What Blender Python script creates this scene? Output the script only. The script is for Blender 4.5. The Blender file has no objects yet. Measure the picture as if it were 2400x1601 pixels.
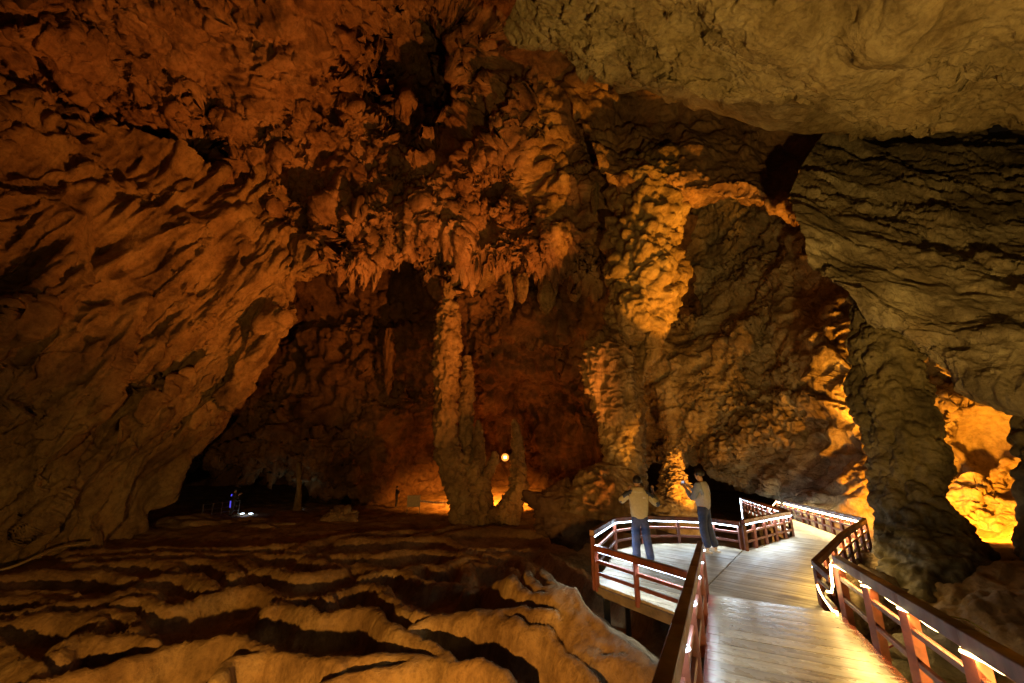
import bpy, bmesh, math, random
import numpy as np
from mathutils import Vector, Matrix

random.seed(7)
rng = np.random.default_rng(11)
SC = bpy.context.scene
COL = SC.collection
R = math.radians

# ---------------------------------------------------------------- camera, world, exposure
F, CX, CY, TH = 933.0, 1200.0, 800.5, R(14.4)          # survey values of the viewpoint (2400 px wide reference)
CAM = np.array([0.0, 0.0, 2.45])
cd = bpy.data.cameras.new('camera')
cam = bpy.data.objects.new('camera', cd)
COL.objects.link(cam)
cam.location = CAM
cam.rotation_euler = (R(90) + TH, 0, 0)
cd.sensor_width = 36.0
cd.lens = 36.0 * F / 2400.0
cd.clip_end = 300
cd.clip_start = 0.05
SC.camera = cam

w = bpy.data.worlds.new('World')
SC.world = w
w.use_nodes = True
w.node_tree.nodes['Background'].inputs[0].default_value = (1.0, 0.60, 0.24, 1)
w.node_tree.nodes['Background'].inputs[1].default_value = 0.0040     # underground: only a trace of stray light
vs = SC.view_settings
vs.view_transform = 'Standard'
vs.look = 'None'
vs.exposure = 0.0
vs.gamma = 1.0
vs.use_curve_mapping = False
cy = SC.cycles
cy.max_bounces = 4
cy.diffuse_bounces = 2
cy.glossy_bounces = 2
cy.transmission_bounces = 2
cy.volume_bounces = 0
cy.caustics_reflective = False
cy.caustics_refractive = False
cy.use_denoising = True
cy.use_light_tree = True
cy.sample_clamp_indirect = 4.0


def ray(px, py):
    v = -(py - CY) / F
    return np.array([(px - CX) / F, math.cos(TH) - v * math.sin(TH), math.sin(TH) + v * math.cos(TH)])


def Pz(px, py, z):
    r = ray(px, py)
    return CAM + r * ((z - CAM[2]) / r[2])


def Py(px, py, y):
    r = ray(px, py)
    return CAM + r * (y / r[1])


def aim(o, target):
    d = Vector(target) - o.location
    o.rotation_euler = d.to_track_quat('-Z', 'Y').to_euler()


# ---------------------------------------------------------------- lamps of the show cave and added fill lamps
SODIUM = (1.0, 0.27, 0.035)
AMBER = (1.0, 0.36, 0.022)
WARM = (1.0, 0.66, 0.22)


def lamp(name, loc, target, power, col, cone=None, blend=0.6, size=0.12):
    ld = bpy.data.lights.new(name, 'SPOT' if cone else 'POINT')
    ld.energy = power
    ld.color = col
    ld.shadow_soft_size = size
    if cone:
        ld.spot_size = R(cone)
        ld.spot_blend = blend
    o = bpy.data.objects.new(name, ld)
    COL.objects.link(o)
    o.location = loc
    if target is not None:
        aim(o, target)
    return o


_CB = tuple(Py(2090, 1225, 12.0))                  # on the ground between the pillar and the grotto wall
LAMPS = {
    # name: (location, target, power, colour, cone, blend)
    'flood_key':        ((-3.0, 0.2, 0.12), (-3.8, 9.0, -1.6), 4600, (1.0, 0.46, 0.085), 122, 1.0),
    'flood_slab':       ((3.3, 1.2, -0.2), (5.0, 6.0, 8.4), 4300, (1.0, 0.56, 0.12), 120, 0.8),
    'flood_ceiling':    ((6.0, 15.5, -1.6), (-8, 22, 14), 24000, SODIUM, 80, 1.0),
    'flood_column':     (_CB, tuple(Py(1500, 565, 21)), 15000, AMBER, 29, 0.3),
    'flood_arch':       (_CB, tuple(Py(1730, 440, 17.5)), 9000, AMBER, 30, 0.35),
    'flood_grotto':     (tuple(Py(2240, 1225, 11.5)), tuple(Py(2300, 1060, 13.0)), 3300, (1.0, 0.32, 0.014), 165, 0.4),
    'flood_knobs':      (tuple(Py(2060, 1180, 13.2)), tuple(Py(1950, 780, 18.0)), 5500, AMBER, 27, 0.5),
    'flood_stalagmite': ((8.3, 14.2, -1.0), tuple(Py(1580, 1110, 18.6)), 5000, AMBER, 26, 0.5),
    'added_shaft_fill':      ((2.2, 16.6, -1.7), tuple(Py(1440, 960, 21.3)), 380, (1.0, 0.42, 0.07), 44, 0.7),  # added fill without a known fixture, sets the broad column off the wall
    'added_recess_fill':     ((6.6, 13.6, -1.6), (13.5, 20, 4.5), 900, (1.0, 0.50, 0.12), 135, 0.8),  # added fill without a known fixture, brightens the right back wall
    'flood_mid':        ((2.2, 24.0, -2.0), (0.0, 33, 6), 220, SODIUM, 120, 0.8),
}
for k, v in LAMPS.items():
    lamp(k, *v)

# ---------------------------------------------------------------- noise
_perm = rng.permutation(256).astype(np.int32)
_perm = np.concatenate([_perm, _perm])
_g = rng.normal(size=(256, 3))
_g = (_g / np.linalg.norm(_g, axis=1)[:, None]).astype(np.float32)


def pn(P):
    P = np.asarray(P, dtype=np.float32)
    i = np.floor(P).astype(np.int32)
    f = P - i
    i &= 255
    u = f * f * f * (f * (f * 6 - 15) + 10)
    out = 0
    for a in (0, 1):
        xa = _perm[(i[:, 0] + a) & 255]
        wx = u[:, 0] if a else 1 - u[:, 0]
        for b in (0, 1):
            xb = _perm[(xa + i[:, 1] + b) & 255]
            wy = u[:, 1] if b else 1 - u[:, 1]
            for c in (0, 1):
                g = _g[_perm[(xb + i[:, 2] + c) & 255]]
                wz = u[:, 2] if c else 1 - u[:, 2]
                d = g[:, 0] * (f[:, 0] - a) + g[:, 1] * (f[:, 1] - b) + g[:, 2] * (f[:, 2] - c)
                out = out + wx * wy * wz * d
    return out * 1.5


def fbm(P, o=4, gain=0.5):
    s, a = 0, 1.0
    for k in range(o):
        s = s + a * pn(P * (2.03 ** k) + 17.3 * k)
        a *= gain
    return s


def billow(P, o=3, gain=0.5):                    # rounded bulges with sharp creases, about 0..1
    s, a = 0, 1.0
    for k in range(o):
        s = s + a * np.abs(pn(P * (2.1 ** k) + 31.7 * k))
        a *= gain
    return s


def ridge(P, o=3, gain=0.5):
    s, a = 0, 1.0
    for k in range(o):
        s = s + a * (1 - np.abs(pn(P * (2.1 ** k) + 11.9 * k)) * 2)
        a *= gain
    return s


def scales(P, s):                                 # stacked drip platelets, thick at their lower rim
    ph = -P[:, 2] / s + 1.1 * pn(P / (s * 1.1)) + 0.8 * pn(P / (s * 3.0) + 5)
    fr = ph - np.floor(ph)
    return fr ** 1.6 * (0.45 + 0.55 * np.clip(pn(P / (s * 0.9) + 9) + 0.5, 0, 1))


_wr = rng.random((256, 3)).astype(np.float32)


def bumps(P):                                     # round knobs packed side by side (hemispheres on jittered cells)
    P = np.asarray(P, dtype=np.float32)
    i = np.floor(P).astype(np.int32)
    best = np.full(len(P), 9.0, dtype=np.float32)
    for a in (-1, 0, 1):
        xa = _perm[(i[:, 0] + a) & 255]
        for b in (-1, 0, 1):
            xb = _perm[(xa + i[:, 1] + b) & 255]
            for c in (-1, 0, 1):
                h = _perm[(xb + i[:, 2] + c) & 255]
                q = i + np.array([a, b, c]) + _wr[h]
                d = ((P - q) ** 2).sum(1) * (0.7 + 1.2 * _wr[(h + 91) & 255, 0])
                best = np.minimum(best, d)
    return np.sqrt(np.clip(1 - best / 0.62, 0, 1))


def facets(P):                                    # broken flat chips, each cell tilted its own way
    P = np.asarray(P, dtype=np.float32)
    i = np.floor(P).astype(np.int32)
    best = np.full(len(P), 9.0, dtype=np.float32)
    val = np.zeros(len(P), dtype=np.float32)
    for a in (-1, 0, 1):
        xa = _perm[(i[:, 0] + a) & 255]
        for b in (-1, 0, 1):
            xb = _perm[(xa + i[:, 1] + b) & 255]
            for c in (-1, 0, 1):
                h = _perm[(xb + i[:, 2] + c) & 255]
                v = P - (i + np.array([a, b, c]) + _wr[h])
                d = (v * v).sum(1)
                m_ = d < best
                best = np.where(m_, d, best)
                val = np.where(m_, (v * _g[(h + 57) & 255]).sum(1) + 0.5 * (_wr[(h + 13) & 255, 1] - 0.5), val)
    return val


def axes_scale(P, s, ax=None):                    # scale along an optional stretched axis
    if ax is None:
        return P / np.asarray(s, dtype=np.float32)
    a = np.asarray(ax, float)
    a /= np.linalg.norm(a)
    t = P @ a
    lo = P - np.outer(t, a)
    return lo / s[0] + np.outer(t / s[2], a)


def displace(P, spec):
    d = np.zeros(len(P), dtype=np.float32)
    for it in spec:
        kind, sc, amp = it[0], it[1], it[2]
        ax = it[3] if len(it) > 3 else None
        if kind == 'scales':
            d += amp * scales(P, sc)
            continue
        Q = axes_scale(P, sc, ax)
        Q = Q + 0.35 * np.stack([pn(Q * 0.7 + 3), pn(Q * 0.7 + 13), pn(Q * 0.7 + 23)], 1)
        if kind == 'fbm':
            d += amp * fbm(Q, 3)
        elif kind == 'billow':
            d += amp * (billow(Q, 3) * 1.3 - 0.5)
        elif kind == 'knob':
            d += amp * (billow(Q, 2, 0.35) * 1.5 - 0.5)
        elif kind == 'facet':
            d += amp * facets(Q)
        elif kind == 'bump':
            d += amp * (bumps(Q) - 0.4)
        elif kind == 'ridge':
            d += amp * (ridge(Q, 3) - 1.0)
        elif kind == 'terrace':                   # broken ledges
            q = fbm(Q, 2) * 3
            fl = np.floor(q)
            d += amp * (fl + np.clip((q - fl - 0.7) / 0.3, 0, 1))
    return d


# ---------------------------------------------------------------- mesh helpers
def mesh_from(name, V, quads):
    me = bpy.data.meshes.new(name)
    V = np.ascontiguousarray(V, dtype=np.float32)
    Q = np.ascontiguousarray(quads, dtype=np.int32)
    me.vertices.add(len(V))
    me.vertices.foreach_set('co', V.ravel())
    me.loops.add(Q.size)
    me.loops.foreach_set('vertex_index', Q.ravel())
    me.polygons.add(len(Q))
    me.polygons.foreach_set('loop_start', np.arange(0, Q.size, Q.shape[1], dtype=np.int32))
    me.polygons.foreach_set('use_smooth', np.ones(len(Q), dtype=bool))
    me.update(calc_edges=True)
    me.validate()
    return me


def link(name, me, mat=None, parent=None, loc=None):
    o = bpy.data.objects.new(name, me)
    COL.objects.link(o)
    if mat is not None and me is not None and not me.materials:
        me.materials.append(mat)
    if parent is not None:
        o.parent = parent
    if loc is not None:
        o.location = loc
    return o


def tag(o, label=None, cat=None, group=None, kind=None):
    if label:
        o['label'] = label
    if cat:
        o['category'] = cat
    if group:
        o['group'] = group
    if kind:
        o['kind'] = kind
    return o


def empty(name, loc=(0, 0, 0), rz=0.0):
    o = bpy.data.objects.new(name, None)
    COL.objects.link(o)
    o.empty_display_size = 0.2
    o.location = loc
    o.rotation_euler = (0, 0, rz)
    return o


def grid_quads(nr, nc, wrap=False):
    a = np.arange(nr * nc).reshape(nr, nc)
    if wrap:
        b = np.concatenate([a, a[:, :1]], 1)
    else:
        b = a
    return np.stack([b[:-1, :-1].ravel(), b[1:, :-1].ravel(), b[1:, 1:].ravel(), b[:-1, 1:].ravel()], 1)


def spline(A, n):                                 # Catmull-Rom along axis 0
    A = np.asarray(A, float)
    k = len(A)
    ext = np.concatenate([2 * A[:1] - A[1:2], A, 2 * A[-1:] - A[-2:-1]], 0)
    t = np.linspace(0, k - 1 - 1e-9, n)
    i = t.astype(int)
    f = (t - i).reshape((-1,) + (1,) * (A.ndim - 1))
    p0, p1, p2, p3 = ext[i], ext[i + 1], ext[i + 2], ext[i + 3]
    return 0.5 * ((2 * p1) + (-p0 + p2) * f + (2 * p0 - 5 * p1 + 4 * p2 - p3) * f ** 2 + (-p0 + 3 * p1 - 3 * p2 + p3) * f ** 3)


def grid_normals(G, wrap=False):
    du = np.gradient(G, axis=0)
    if wrap:
        dv = (np.roll(G, -1, 1) - np.roll(G, 1, 1)) * 0.5
    else:
        dv = np.gradient(G, axis=1)
    n = np.cross(du, dv)
    return n / (np.linalg.norm(n, axis=2)[..., None] + 1e-9)


def rock_sheet(name, rows, nv, nu, big, fine, mat, fringe=None, dents=(), kind='structure', label=None, smooth=5.0):
    """A sheet of cave wall through surveyed points (bearing, elevation, distance), then broken up."""
    W = np.array([[Py(*p) for p in r] for r in rows])
    G = spline(W, nv)
    G = spline(G.transpose(1, 0, 2), nu).transpose(1, 0, 2)
    for c, rad, push in dents:                    # hollows and bosses
        c = Py(*c)
        dist = np.linalg.norm(G - c, axis=2)
        nrm = c - CAM
        nrm /= np.linalg.norm(nrm)
        G = G + nrm * (push * np.exp(-(dist / rad) ** (4 if push > 4 else 2)))[..., None]

    def go(G, spec):
        N = grid_normals(G)
        flip = np.sign(np.sum(N * (CAM - G), axis=2).mean())
        d = displace(G.reshape(-1, 3), spec)
        if spec is fine:                          # smooth washed panels beside broken coral-like zones
            q = np.asarray(G.reshape(-1, 3), dtype=np.float32)
            d = d * np.clip(0.75 + 1.5 * fbm(q / smooth + 50, 2), 0.15, 1.35)
        return G + N * flip * d.reshape(G.shape[:2])[..., None]
    G = go(G, big)
    if fringe:                                    # dripstone teeth along the hanging rim rows
        r0, width, amp, freq = fringe
        v = np.linspace(0, len(rows) - 1, nv)
        wgt = np.exp(-((v - r0) / width) ** 2)[:, None]
        P = G.reshape(-1, 3).copy()
        P[:, 2] = 0
        t = np.clip(fbm(P / freq, 3) + 0.25, 0, 1.2) ** 2 + 0.6 * np.clip(pn(P / (freq * .3)), 0, 1)
        G[..., 2] -= amp * wgt * t.reshape(G.shape[:2])
    G = go(G, fine)
    o = link(name, mesh_from(name, G.reshape(-1, 3), grid_quads(nv, nu)), mat)
    tag(o, kind=kind)
    if label:
        o['label'] = label
    return o


def rock_tube(pts, nv, nu, spec, mat, name, parent=None, flute=0.0, squash=1.0, cap=True):
    """Dripstone: centre line points (x, y, z, radius)."""
    A = spline(np.array(pts, float), nv)
    A[:, 3] = np.maximum(A[:, 3], 0.004)
    T = np.gradient(A[:, :3], axis=0)
    T /= np.linalg.norm(T, axis=1)[:, None]
    ref = np.array([0.0, 1.0, 0.0])
    U = np.cross(T, ref)
    U /= np.linalg.norm(U, axis=1)[:, None] + 1e-9
    Vv = np.cross(T, U)
    a = np.linspace(0, 2 * np.pi, nu, endpoint=False)
    ca, sa = np.cos(a), np.sin(a)
    D = U[:, None, :] * ca[None, :, None] + Vv[:, None, :] * sa[None, :, None] * squash
    rad = A[:, 3][:, None] * np.ones(nu)[None, :]
    if flute:
        rad = rad * (1 + flute * np.abs(pn(np.stack([ca * 4, sa * 4, a * 0], 1)))[None, :])
    G = A[:, None, :3] + D * rad[..., None]
    d = displace(G.reshape(-1, 3), spec).reshape(nv, nu)
    amp_sum = sum(it[2] for it in spec)
    taper = np.clip(A[:, 3] / (0.85 * amp_sum), 0.10, 1)[:, None]
    G = G + D * (d * taper)[..., None]
    V = G.reshape(-1, 3)
    Q = grid_quads(nv, nu, True)
    me = mesh_from(name, V, Q)
    return link(name, me, mat, parent)


def px_tube(path):
    """(px, py, distance, radius in px) -> world tube points."""
    out = []
    for px, py, y, r in path:
        c = Py(px, py, y)
        e = Py(px + r, py, y)
        out.append((*c, abs(e[0] - c[0])))
    return out


# ---------------------------------------------------------------- materials
def nodes(name):
    m = bpy.data.materials.new(name)
    m.use_nodes = True
    nt = m.node_tree
    b = nt.nodes['Principled BSDF']
    return m, nt, b


def N(nt, t, **kw):
    n = nt.nodes.new(t)
    for k, v in kw.items():
        if hasattr(n, k):
            setattr(n, k, v)
        else:
            n.inputs[k].default_value = v
    return n


def ramp(nt, fac, stops):
    r = nt.nodes.new('ShaderNodeValToRGB')
    el = r.color_ramp.elements
    while len(el) < len(stops):
        el.new(0.5)
    for e, (p, c) in zip(el, stops):
        e.position = p
        e.color = (*c, 1)
    nt.links.new(fac, r.inputs[0])
    return r.outputs[0]


def rock_mat(name, c0, c1, c2, bump=0.5, scale=1.0, flute=0.35, rough=0.85, spec=0.25, streak=0.75):
    m, nt, b = nodes(name)
    L = nt.links.new
    geo = N(nt, 'ShaderNodeNewGeometry')

    def noise(sc, det, rgh, stretch=None, kind='FBM', dist=0.0):
        n = N(nt, 'ShaderNodeTexNoise')
        n.noise_type = kind
        n.inputs['Scale'].default_value = sc
        n.inputs['Detail'].default_value = det
        n.inputs['Roughness'].default_value = rgh
        n.inputs['Distortion'].default_value = dist
        if stretch:
            mp = N(nt, 'ShaderNodeMapping')
            mp.inputs['Scale'].default_value = stretch
            L(geo.outputs['Position'], mp.inputs[0])
            L(mp.outputs[0], n.inputs['Vector'])
        else:
            L(geo.outputs['Position'], n.inputs['Vector'])
        return n.outputs['Fac']

    def times(a, c, f):
        mx = N(nt, 'ShaderNodeMix', data_type='RGBA', blend_type='MULTIPLY')
        mx.inputs[0].default_value = f
        L(a, mx.inputs[6])
        L(c, mx.inputs[7])
        return mx.outputs[2]
    col = ramp(nt, noise(0.45 * scale, 8, 0.65), [(0.34, c0), (0.5, c1), (0.64, c2)])
    # mineral stains: dark manganese patches and run-off streaks
    st = ramp(nt, noise(0.55 * scale, 7, 0.7, (1, 1, 0.22), dist=0.6), [(0.36, (0.34, 0.31, 0.25)), (0.50, (1, 1, 1)), (0.72, (1.12, 1.02, 0.86))])
    col = times(col, st, streak)
    gr = noise(5 * scale, 10, 0.72)
    col = times(col, ramp(nt, gr, [(0.3, (0.5, 0.47, 0.43)), (0.55, (1, 1, 1)), (0.75, (1.12, 1.1, 1.05))]), 0.85)
    L(col, b.inputs['Base Color'])
    mid = noise(1.7 * scale, 8, 0.62, (1, 1, flute), 'RIDGED_MULTIFRACTAL', 0.3)
    b1 = N(nt, 'ShaderNodeBump')
    b1.inputs['Strength'].default_value = min(1.0, bump * 0.9)
    b1.inputs['Distance'].default_value = 0.10 / scale
    L(mid, b1.inputs['Height'])
    b2 = N(nt, 'ShaderNodeBump')
    b2.inputs['Strength'].default_value = min(1.0, bump * 1.3)
    b2.inputs['Distance'].default_value = 0.14 / scale
    L(gr, b2.inputs['Height'])
    L(b1.outputs[0], b2.inputs['Normal'])
    L(b2.outputs[0], b.inputs['Normal'])
    b.inputs['Roughness'].default_value = rough
    b.inputs['Specular IOR Level'].default_value = spec
    return m


M = {}
M['ceil'] = rock_mat('ochre_rock', (0.20, 0.115, 0.06), (0.37, 0.235, 0.13), (0.47, 0.32, 0.19), 0.8, 0.9)
M['left'] = rock_mat('streaked_rock', (0.18, 0.12, 0.058), (0.34, 0.24, 0.115), (0.45, 0.34, 0.165), 0.8, 1.0)
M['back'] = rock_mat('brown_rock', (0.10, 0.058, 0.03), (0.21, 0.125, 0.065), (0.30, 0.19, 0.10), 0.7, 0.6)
M['slab'] = rock_mat('pale_slab_rock', (0.24, 0.18, 0.095), (0.42, 0.345, 0.20), (0.52, 0.44, 0.28), 0.9, 1.5, 1.0, streak=0.45)
M['grey'] = rock_mat('grey_flowstone', (0.18, 0.15, 0.095), (0.34, 0.29, 0.20), (0.48, 0.43, 0.31), 0.7, 1.3, 0.6)
M['pale'] = rock_mat('pale_limestone', (0.24, 0.18, 0.11), (0.40, 0.33, 0.22), (0.54, 0.48, 0.36), 0.8, 1.1, 0.8)
M['dark'] = rock_mat('dark_coral_rock', (0.08, 0.066, 0.036), (0.18, 0.15, 0.082), (0.32, 0.27, 0.15), 0.8, 2.0, 0.8)
M['column'] = rock_mat('tan_dripstone', (0.22, 0.15, 0.07), (0.37, 0.27, 0.135), (0.47, 0.37, 0.20), 1.0, 0.75, 0.6)
M['floor'] = rock_mat('gour_mud', (0.19, 0.115, 0.05), (0.33, 0.215, 0.095), (0.42, 0.30, 0.145), 0.6, 1.5, 1.0, rough=0.7, streak=0.5)
M['boulder'] = rock_mat('boulder_stone', (0.2, 0.14, 0.08), (0.34, 0.25, 0.15), (0.45, 0.36, 0.23), 0.8, 2.2, 1.0)


def wood_mat(name, c0, c1, rough, axis_scale, bump=0.15, coat=0.0, dirt=0.0, red_edge=False):
    m, nt, b = nodes(name)
    L = nt.links.new
    tc = N(nt, 'ShaderNodeTexCoord')
    oi = N(nt, 'ShaderNodeObjectInfo')
    mp = N(nt, 'ShaderNodeMapping')
    mp.inputs['Scale'].default_value = axis_scale
    L(tc.outputs['Object'], mp.inputs[0])
    cmb = N(nt, 'ShaderNodeCombineXYZ')
    mul = N(nt, 'ShaderNodeMath', operation='MULTIPLY')
    mul.inputs[1].default_value = 37.0
    L(oi.outputs['Random'], mul.inputs[0])
    L(mul.outputs[0], cmb.inputs[0])
    L(mul.outputs[0], cmb.inputs[2])
    L(cmb.outputs[0], mp.inputs['Location'])
    n1 = N(nt, 'ShaderNodeTexNoise')
    n1.inputs['Scale'].default_value = 1.0
    n1.inputs['Detail'].default_value = 9
    n1.inputs['Roughness'].default_value = 0.68
    L(mp.outputs[0], n1.inputs['Vector'])
    col = ramp(nt, n1.outputs['Fac'], [(0.33, c0), (0.62, c1)])
    hv = N(nt, 'ShaderNodeHueSaturation')
    mr = N(nt, 'ShaderNodeMapRange')
    mr.inputs['To Min'].default_value = 0.66
    mr.inputs['To Max'].default_value = 1.12
    L(oi.outputs['Random'], mr.inputs[0])
    L(mr.outputs[0], hv.inputs['Value'])
    L(col, hv.inputs['Color'])
    base = hv.outputs[0]
    if dirt:                                      # mud and damp trodden into the boards
        geo = N(nt, 'ShaderNodeNewGeometry')
        nd = N(nt, 'ShaderNodeTexNoise')
        nd.inputs['Scale'].default_value = 1.6
        nd.inputs['Detail'].default_value = 8
        nd.inputs['Roughness'].default_value = 0.7
        L(geo.outputs['Position'], nd.inputs['Vector'])
        mx = N(nt, 'ShaderNodeMix', data_type='RGBA', blend_type='MULTIPLY')
        mx.inputs[0].default_value = dirt
        L(base, mx.inputs[6])
        L(ramp(nt, nd.outputs['Fac'], [(0.36, (0.40, 0.33, 0.24)), (0.47, (0.8, 0.75, 0.66)), (0.6, (1, 1, 1))]), mx.inputs[7])
        base = mx.outputs[2]
    if red_edge:                                  # old red paint along both ends of the boards
        sp = N(nt, 'ShaderNodeSeparateXYZ')
        L(tc.outputs['Object'], sp.inputs[0])
        ab = N(nt, 'ShaderNodeMath', operation='ABSOLUTE')
        L(sp.outputs[0], ab.inputs[0])
        ad = N(nt, 'ShaderNodeMath', operation='MULTIPLY_ADD')
        L(n1.outputs['Fac'], ad.inputs[0])
        ad.inputs[1].default_value = 0.35
        L(ab.outputs[0], ad.inputs[2])
        mx = N(nt, 'ShaderNodeMix', data_type='RGBA')
        L(ramp(nt, ad.outputs[0], [(0.905, (0, 0, 0)), (0.96, (1, 1, 1))]), mx.inputs[0])
        L(base, mx.inputs[6])
        mx.inputs[7].default_value = (0.16, 0.035, 0.02, 1)
        base = mx.outputs[2]
    L(base, b.inputs['Base Color'])
    n2 = N(nt, 'ShaderNodeTexNoise')
    n2.inputs['Scale'].default_value = 3.0
    n2.inputs['Detail'].default_value = 5
    L(tc.outputs['Object'], n2.inputs['Vector'])
    rr = N(nt, 'ShaderNodeMapRange')
    rr.inputs['From Min'].default_value = 0.3
    rr.inputs['From Max'].default_value = 0.7
    rr.inputs['To Min'].default_value = max(rough - 0.12, 0.08)
    rr.inputs['To Max'].default_value = min(rough + 0.2, 1)
    L(n2.outputs['Fac'], rr.inputs[0])
    L(rr.outputs[0], b.inputs['Roughness'])
    bp = N(nt, 'ShaderNodeBump')
    bp.inputs['Strength'].default_value = bump
    bp.inputs['Distance'].default_value = 0.01
    L(n1.outputs['Fac'], bp.inputs['Height'])
    L(bp.outputs[0], b.inputs['Normal'])
    b.inputs['Coat Weight'].default_value = coat
    b.inputs['Coat Roughness'].default_value = 0.22
    return m


M['plank'] = wood_mat('weathered_plank', (0.17, 0.13, 0.08), (0.47, 0.42, 0.31), 0.5, (0.5, 24, 6), dirt=0.7)
M['ramp'] = wood_mat('wet_ramp_plank', (0.15, 0.11, 0.065), (0.42, 0.355, 0.245), 0.27, (0.3, 20, 6), 0.08, 0.15, 0.8, True)
M['redwood'] = wood_mat('red_painted_wood', (0.07, 0.018, 0.011), (0.17, 0.046, 0.026), 0.42, (9, 9, 3))
M['timber'] = wood_mat('old_timber', (0.06, 0.045, 0.03), (0.16, 0.12, 0.08), 0.7, (5, 5, 5))


def flat_mat(name, c, rough=0.7, metal=0.0, noise=0.15, sc=40):
    m, nt, b = nodes(name)
    tc = N(nt, 'ShaderNodeTexCoord')
    n = N(nt, 'ShaderNodeTexNoise')
    n.inputs['Scale'].default_value = sc
    n.inputs['Detail'].default_value = 4
    nt.links.new(tc.outputs['Object'], n.inputs['Vector'])
    lo = tuple(x * (1 - noise) for x in c)
    hi = tuple(min(1, x * (1 + noise)) for x in c)
    nt.links.new(ramp(nt, n.outputs['Fac'], [(0.35, lo), (0.65, hi)]), b.inputs['Base Color'])
    b.inputs['Roughness'].default_value = rough
    b.inputs['Metallic'].default_value = metal
    bp = N(nt, 'ShaderNodeBump')
    bp.inputs['Strength'].default_value = 0.1
    nt.links.new(n.outputs['Fac'], bp.inputs['Height'])
    nt.links.new(bp.outputs[0], b.inputs['Normal'])
    return m


def glow_mat(name, c, s):
    m, nt, b = nodes(name)
    b.inputs['Base Color'].default_value = (*[min(1, x * .8) for x in c], 1)
    b.inputs['Emission Color'].default_value = (*c, 1)
    b.inputs['Emission Strength'].default_value = s
    return m


M['cool_led'] = glow_mat('cool_rope_light', (0.62, 0.82, 1.0), 16)
M['warm_led'] = glow_mat('warm_rope_light', (1.0, 0.70, 0.26), 24)
M['spot_led'] = glow_mat('dim_cool_rope_light', (0.6, 0.8, 1.0), 14)
M['far_led'] = glow_mat('bright_warm_rope_light', (1.0, 0.80, 0.45), 60)
LED_LIGHT = {'far_led': ((1.0, 0.70, 0.26), 14), 'cool_led': ((0.74, 0.88, 1.0), 13), 'warm_led': ((1.0, 0.64, 0.18), 14), 'spot_led': ((0.74, 0.88, 1.0), 4.5)}
M['sodium_lens'] = glow_mat('sodium_lens', (1.0, 0.46, 0.08), 30)
M['white_lens'] = glow_mat('white_lens', (0.7, 0.9, 1.0), 14)
M['blue_glow'] = glow_mat('blue_suit_light', (0.12, 0.10, 1.0), 0.8)
M['halo_dish'] = flat_mat('dull_halo_dish', (0.03, 0.027, 0.022), 0.5)
M['black_metal'] = flat_mat('black_metal', (0.03, 0.03, 0.03), 0.5, 0.6)
M['steel'] = flat_mat('dull_steel', (0.16, 0.15, 0.14), 0.45, 0.7)
M['skin'] = flat_mat('skin', (0.45, 0.28, 0.19), 0.55)
M['hair'] = flat_mat('black_hair', (0.012, 0.010, 0.009), 0.5, 0, 0.5, 90)
M['khaki'] = flat_mat('khaki_jacket_cloth', (0.40, 0.365, 0.215), 0.8, 0, 0.08, 25)
M['navy_cloth'] = flat_mat('navy_jacket_cloth', (0.035, 0.05, 0.10), 0.75, 0, 0.15, 25)
M['trouser'] = flat_mat('navy_trouser_cloth', (0.034, 0.050, 0.12), 0.8, 0, 0.2, 22)
M['grey_cloth'] = flat_mat('grey_sweater_cloth', (0.38, 0.38, 0.41), 0.85, 0, 0.1, 30)
M['blue_lit_sleeve'] = flat_mat('blue_lit_sleeve_cloth', (0.19, 0.24, 0.38), 0.85, 0, 0.1, 30)  # grey sweater sleeves, the bluish light on them put into the colour
M['shoe_dark'] = flat_mat('dark_shoe', (0.03, 0.035, 0.045), 0.6)
M['sole'] = flat_mat('cream_sole', (0.6, 0.55, 0.45), 0.6)
M['dark_cloth'] = flat_mat('dark_cloth', (0.03, 0.03, 0.035), 0.8)
M['white'] = flat_mat('white_print', (0.75, 0.75, 0.72), 0.6)
M['board'] = flat_mat('cream_board', (0.50, 0.44, 0.30), 0.6, 0, 0.1, 8)
M['red_rope'] = flat_mat('red_cable_rubber', (0.28, 0.03, 0.03), 0.5)
M['yellow_rope'] = flat_mat('yellow_cable_rubber', (0.42, 0.36, 0.06), 0.5)
M['tan_rope'] = flat_mat('tan_hose', (0.38, 0.30, 0.16), 0.6)

# tape with dark dashes
tm, nt, b = nodes('barrier_tape_film')
tc = N(nt, 'ShaderNodeTexCoord')
wv = N(nt, 'ShaderNodeTexWave', wave_type='BANDS')
wv.inputs['Scale'].default_value = 3.0
nt.links.new(tc.outputs['Object'], wv.inputs['Vector'])
nt.links.new(ramp(nt, wv.outputs['Fac'], [(0.30, (0.35, 0.05, 0.03)), (0.38, (0.75, 0.72, 0.66))]), b.inputs['Base Color'])
M['tape'] = tm

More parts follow.
